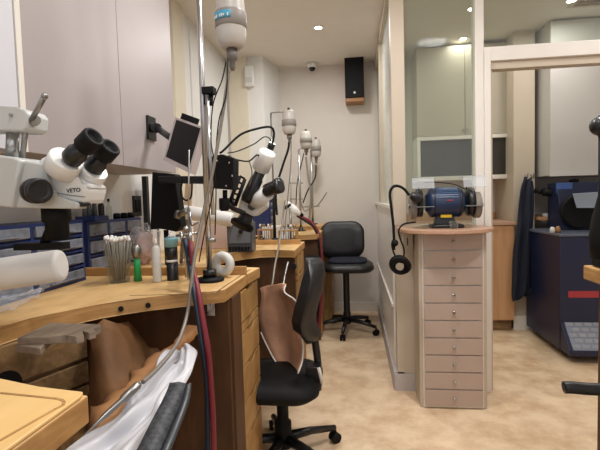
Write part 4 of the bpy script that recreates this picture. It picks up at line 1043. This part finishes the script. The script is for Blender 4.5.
# white wall block
a = aY(549,177,4.0)
t = thing('wall_cabinet', 'large plain white wall cabinet over the blue machine', 'cabinet', (2.2,4.2,1.39))
pbox('body', backwhite, t, 1.66, 2.895, 4.02, 4.735, 1.40, 2.69); 
for k in range(2): pbox('door', backwhite, t, 1.66+.6*k, 2.258+.6*k, 4.0, 4.0195, 1.39, 2.685, bev=.002)
# blue polishing machine
t = thing('polishing_machine', 'large dark blue polishing machine with hood and red stripe', 'machine', (1.75,3.4,0))
MX0, MX1, MY0, MY1 = 1.525, 2.55, 3.5, 4.15
zt_ = aY(566,234,MY0).z
pbox('cabinet', machb, t, MX0, MX1, MY0, MY1, .06, zt_-.02, bev=.004)
pbox('table_top', mat('machine_top','59606e',.3), t, MX0-.012, MX1, MY0-.012, MY1, zt_-.019, zt_, bev=.003)
part('red_stripe', redp, t, lambda m: m.box(aY(568,294,MY0).x, MX1-.1, MY0-.004, MY0-.0005, aY(580,297.5,MY0).z, aY(580,291,MY0).z))
q = [aY(556,322,MY0-.002), aY(610,322,MY0-.002), aY(610,350,MY0-.14), aY(564,348,MY0-.14)]
part('front_tray', machb, t, lambda m: m.prism([(MX0+.005,MY0-.001,.06),(MX0+.005,MY0-.15,.06),(MX0+.005,MY0-.15,.10),(MX0+.005,MY0-.001,.27)], (.9,0,0), .004))
def treadf(m):
    for i in range(5):
        for j in range(12):
            u = (i+.5)/5; y = MY0-.005-.14*u; z = .27-.165*u+.006
            m.obox((MX0+.06+j*.065+(i%2)*.03, y, z), (.026,.014,.003), Matrix.Rotation(math.radians(48.8),3,'X'))
part('tread_plate', plate, t, treadf)
part('tread_base', mat('tread_grey','7d8594',.4), t, lambda m: m.obox((MX0+.44,MY0-.077,.1885), (.41,.11,.0015), Matrix.Rotation(math.radians(48.8),3,'X')))
for (x, y) in ((MX0+.08,MY0+.05),(MX0+.08,MY1-.05),(MX1-.08,MY0+.05),(MX1-.08,MY1-.05)):
    part('caster', blackm, t, lambda m: [m.cyl((x-.012,y,.0275),(x+.012,y,.0275),.027,14), m.cyl((x,y,.03),(x,y,.0599),.008,8)])
ha = aY(556,183,MY1-.18)
part('hood', machb, t, lambda m: m.prism([(ha.x,MY1-.02,zt_+.001),(ha.x,MY1-.02,ha.z),(ha.x,MY1-.18,ha.z),(ha.x,MY1-.28,zt_+.13),(ha.x,MY1-.28,zt_+.001)], (MX1-ha.x,0,0), .004))
part('hood_flap', mat('flap_blue','3b5d9a',.35), t, lambda m: m.box(ha.x-.002, ha.x+.12, MY1-.2, MY1-.181, ha.z-.09, ha.z))
dp = aY(577,213,MY1-.34)
part('round_disc', blackm, t, lambda m: m.lathe([(.14,0),(.145,.01),(.145,.05),(.13,.055)], (dp.x+.03,MY1-.285,dp.z+.015), (0,-1,0), 36))
vi = [aY(573,194,3.7), aY(604,192,3.7), aY(604,208,3.66), aY(577,208,3.66)]
part('visor', mat('visor_grey','8d98a6',.15,.3), t, lambda m: m.prism(vi, (0,.012,.004), .002))
ha2 = aY(574,181,MY1-.1)
part('hood_knob', blackm, t, lambda m: m.ball((ha2.x,MY1-.1,ha.z+.015), .03, 12, (1.4,1,.6)))
for k,(px_,mm,l,hh) in enumerate([(553.5,milky,'small frosted jar on the blue machine, left of the copper one',.045),(559,amber,'small copper coloured jar on the blue machine top',.05)]):
    q = aY(px_, 230, 3.6)
    o = MB().lathe([(.018,0),(.02,.02),(.016,hh*.8),(.010,hh)], (q.x,3.62,zt_+.001)).build('jar', mm); tag(o, l, 'jar')
q = aY(547,217,4.15)
t = thing('wall_shelf', 'small peach shelf behind the machine near the hanging apron', 'shelf', q)
pbox('board', peachw, t, 1.64, 1.86, 4.16, 4.30, q.z-.03, q.z, bev=.003); pbox('board_support', peachw, t, 1.66, 1.84, 4.30, 4.745, q.z-.03, q.z)
o = MB().box(1.70,1.79,4.18,4.26,q.z+.001,q.z+.03,bev=.004).build('soap_block', whitep); tag(o, 'small white block lying on the little peach shelf', 'block')
p = aY(540,192,4.15)
t = thing('black_pipe', 'short black horizontal pipe fitting left of machine hood', 'pipe', p)
part('pipe', blackm, t, lambda m: [m.cyl(aY(536,191,4.20), aY(543,192,4.1), .025), m.cyl(aY(543,192,4.1), aY(556,193,4.05), .035)])

# ================================================================== NEAR RIGHT FOREGROUND
FY = 1.30   # far edge of the bench
a = aY(583,263,FY)
t = thing('side_bench', 'edge of another wooden workbench at the right of the picture', 'workbench', (a.x+.3,.8,0))
pbox('worktop', edgew, t, a.x, 1.5, .2, FY, aY(583,279,FY).z, aY(583,265,FY).z, bev=.004)
pbox('back_panel', darkw, t, aY(596.5,330,FY).x, 1.48, FY-.03, FY-.01, .0005, aY(583,279,FY).z-.0005)
zt2_ = aY(583,265,FY).z
t = thing('side_microscope', 'black microscope stand with ball knob at the right edge', 'microscope', (aY(598,260,FY-.10).x, FY-.10, zt2_))
xb = aY(600,240,FY-.10)
pbox('base', blackm, t, aY(591,250,FY-.02).x, xb.x+.15, FY-.20, FY-.02, zt2_+.001, zt2_+.032, bev=.004)
part('column', blackm, t, lambda m: m.lathe([(.03,0),(.034,.05),(.028,.1),(.014,.16),(.015,.36)], (aY(604,240,FY-.10).x, FY-.10, zt2_+.033), n=20))
part('ball_knob', black, t, lambda m: m.ball(aY(600,126,FY-.10), .024, 16))
part('focus_arm', blackm, t, lambda m: m.lathe([(.018,0),(.022,.01),(.022,.04),(.012,.05)], aY(606,134,FY-.10), (-.2,-1,.1), 18))
t = thing('office_chair', 'chair with curved black armrest cut by the right picture edge', 'chair', (.75,.95,0))
ar = [aY(563.5,387.5,.95), aY(572,387.5,.95), aY(590,389,.95), aY(620,390,.95)]
part('armrest', black, t, lambda m: m.tube(curve_pts(ar), [.007]+[.0125]*(len(curve_pts(ar))-2)+[.012], 14))
part('seat', leatherb, t, lambda m: rounded_pad(m, (ar[-1].x+.22,.98,.48), .44, .44, .08, None, .1, .02, 8))
part('arm_post', black, t, lambda m: m.tube(curve_pts([ar[-1]+Vector((-.01,0,-.01)), ar[-1]+Vector((.03,0,-.15)), ar[-1]+Vector((.09,0,.44-ar[-1].z))]), .012, 8))
part('gas_column', black, t, lambda m: m.lathe([(.035,0),(.035,.12),(.026,.13),(.026,.37)], (ar[-1].x+.22,.98,.075)))
star_base(t, (ar[-1].x+.22,.98), .26, .075, .5)
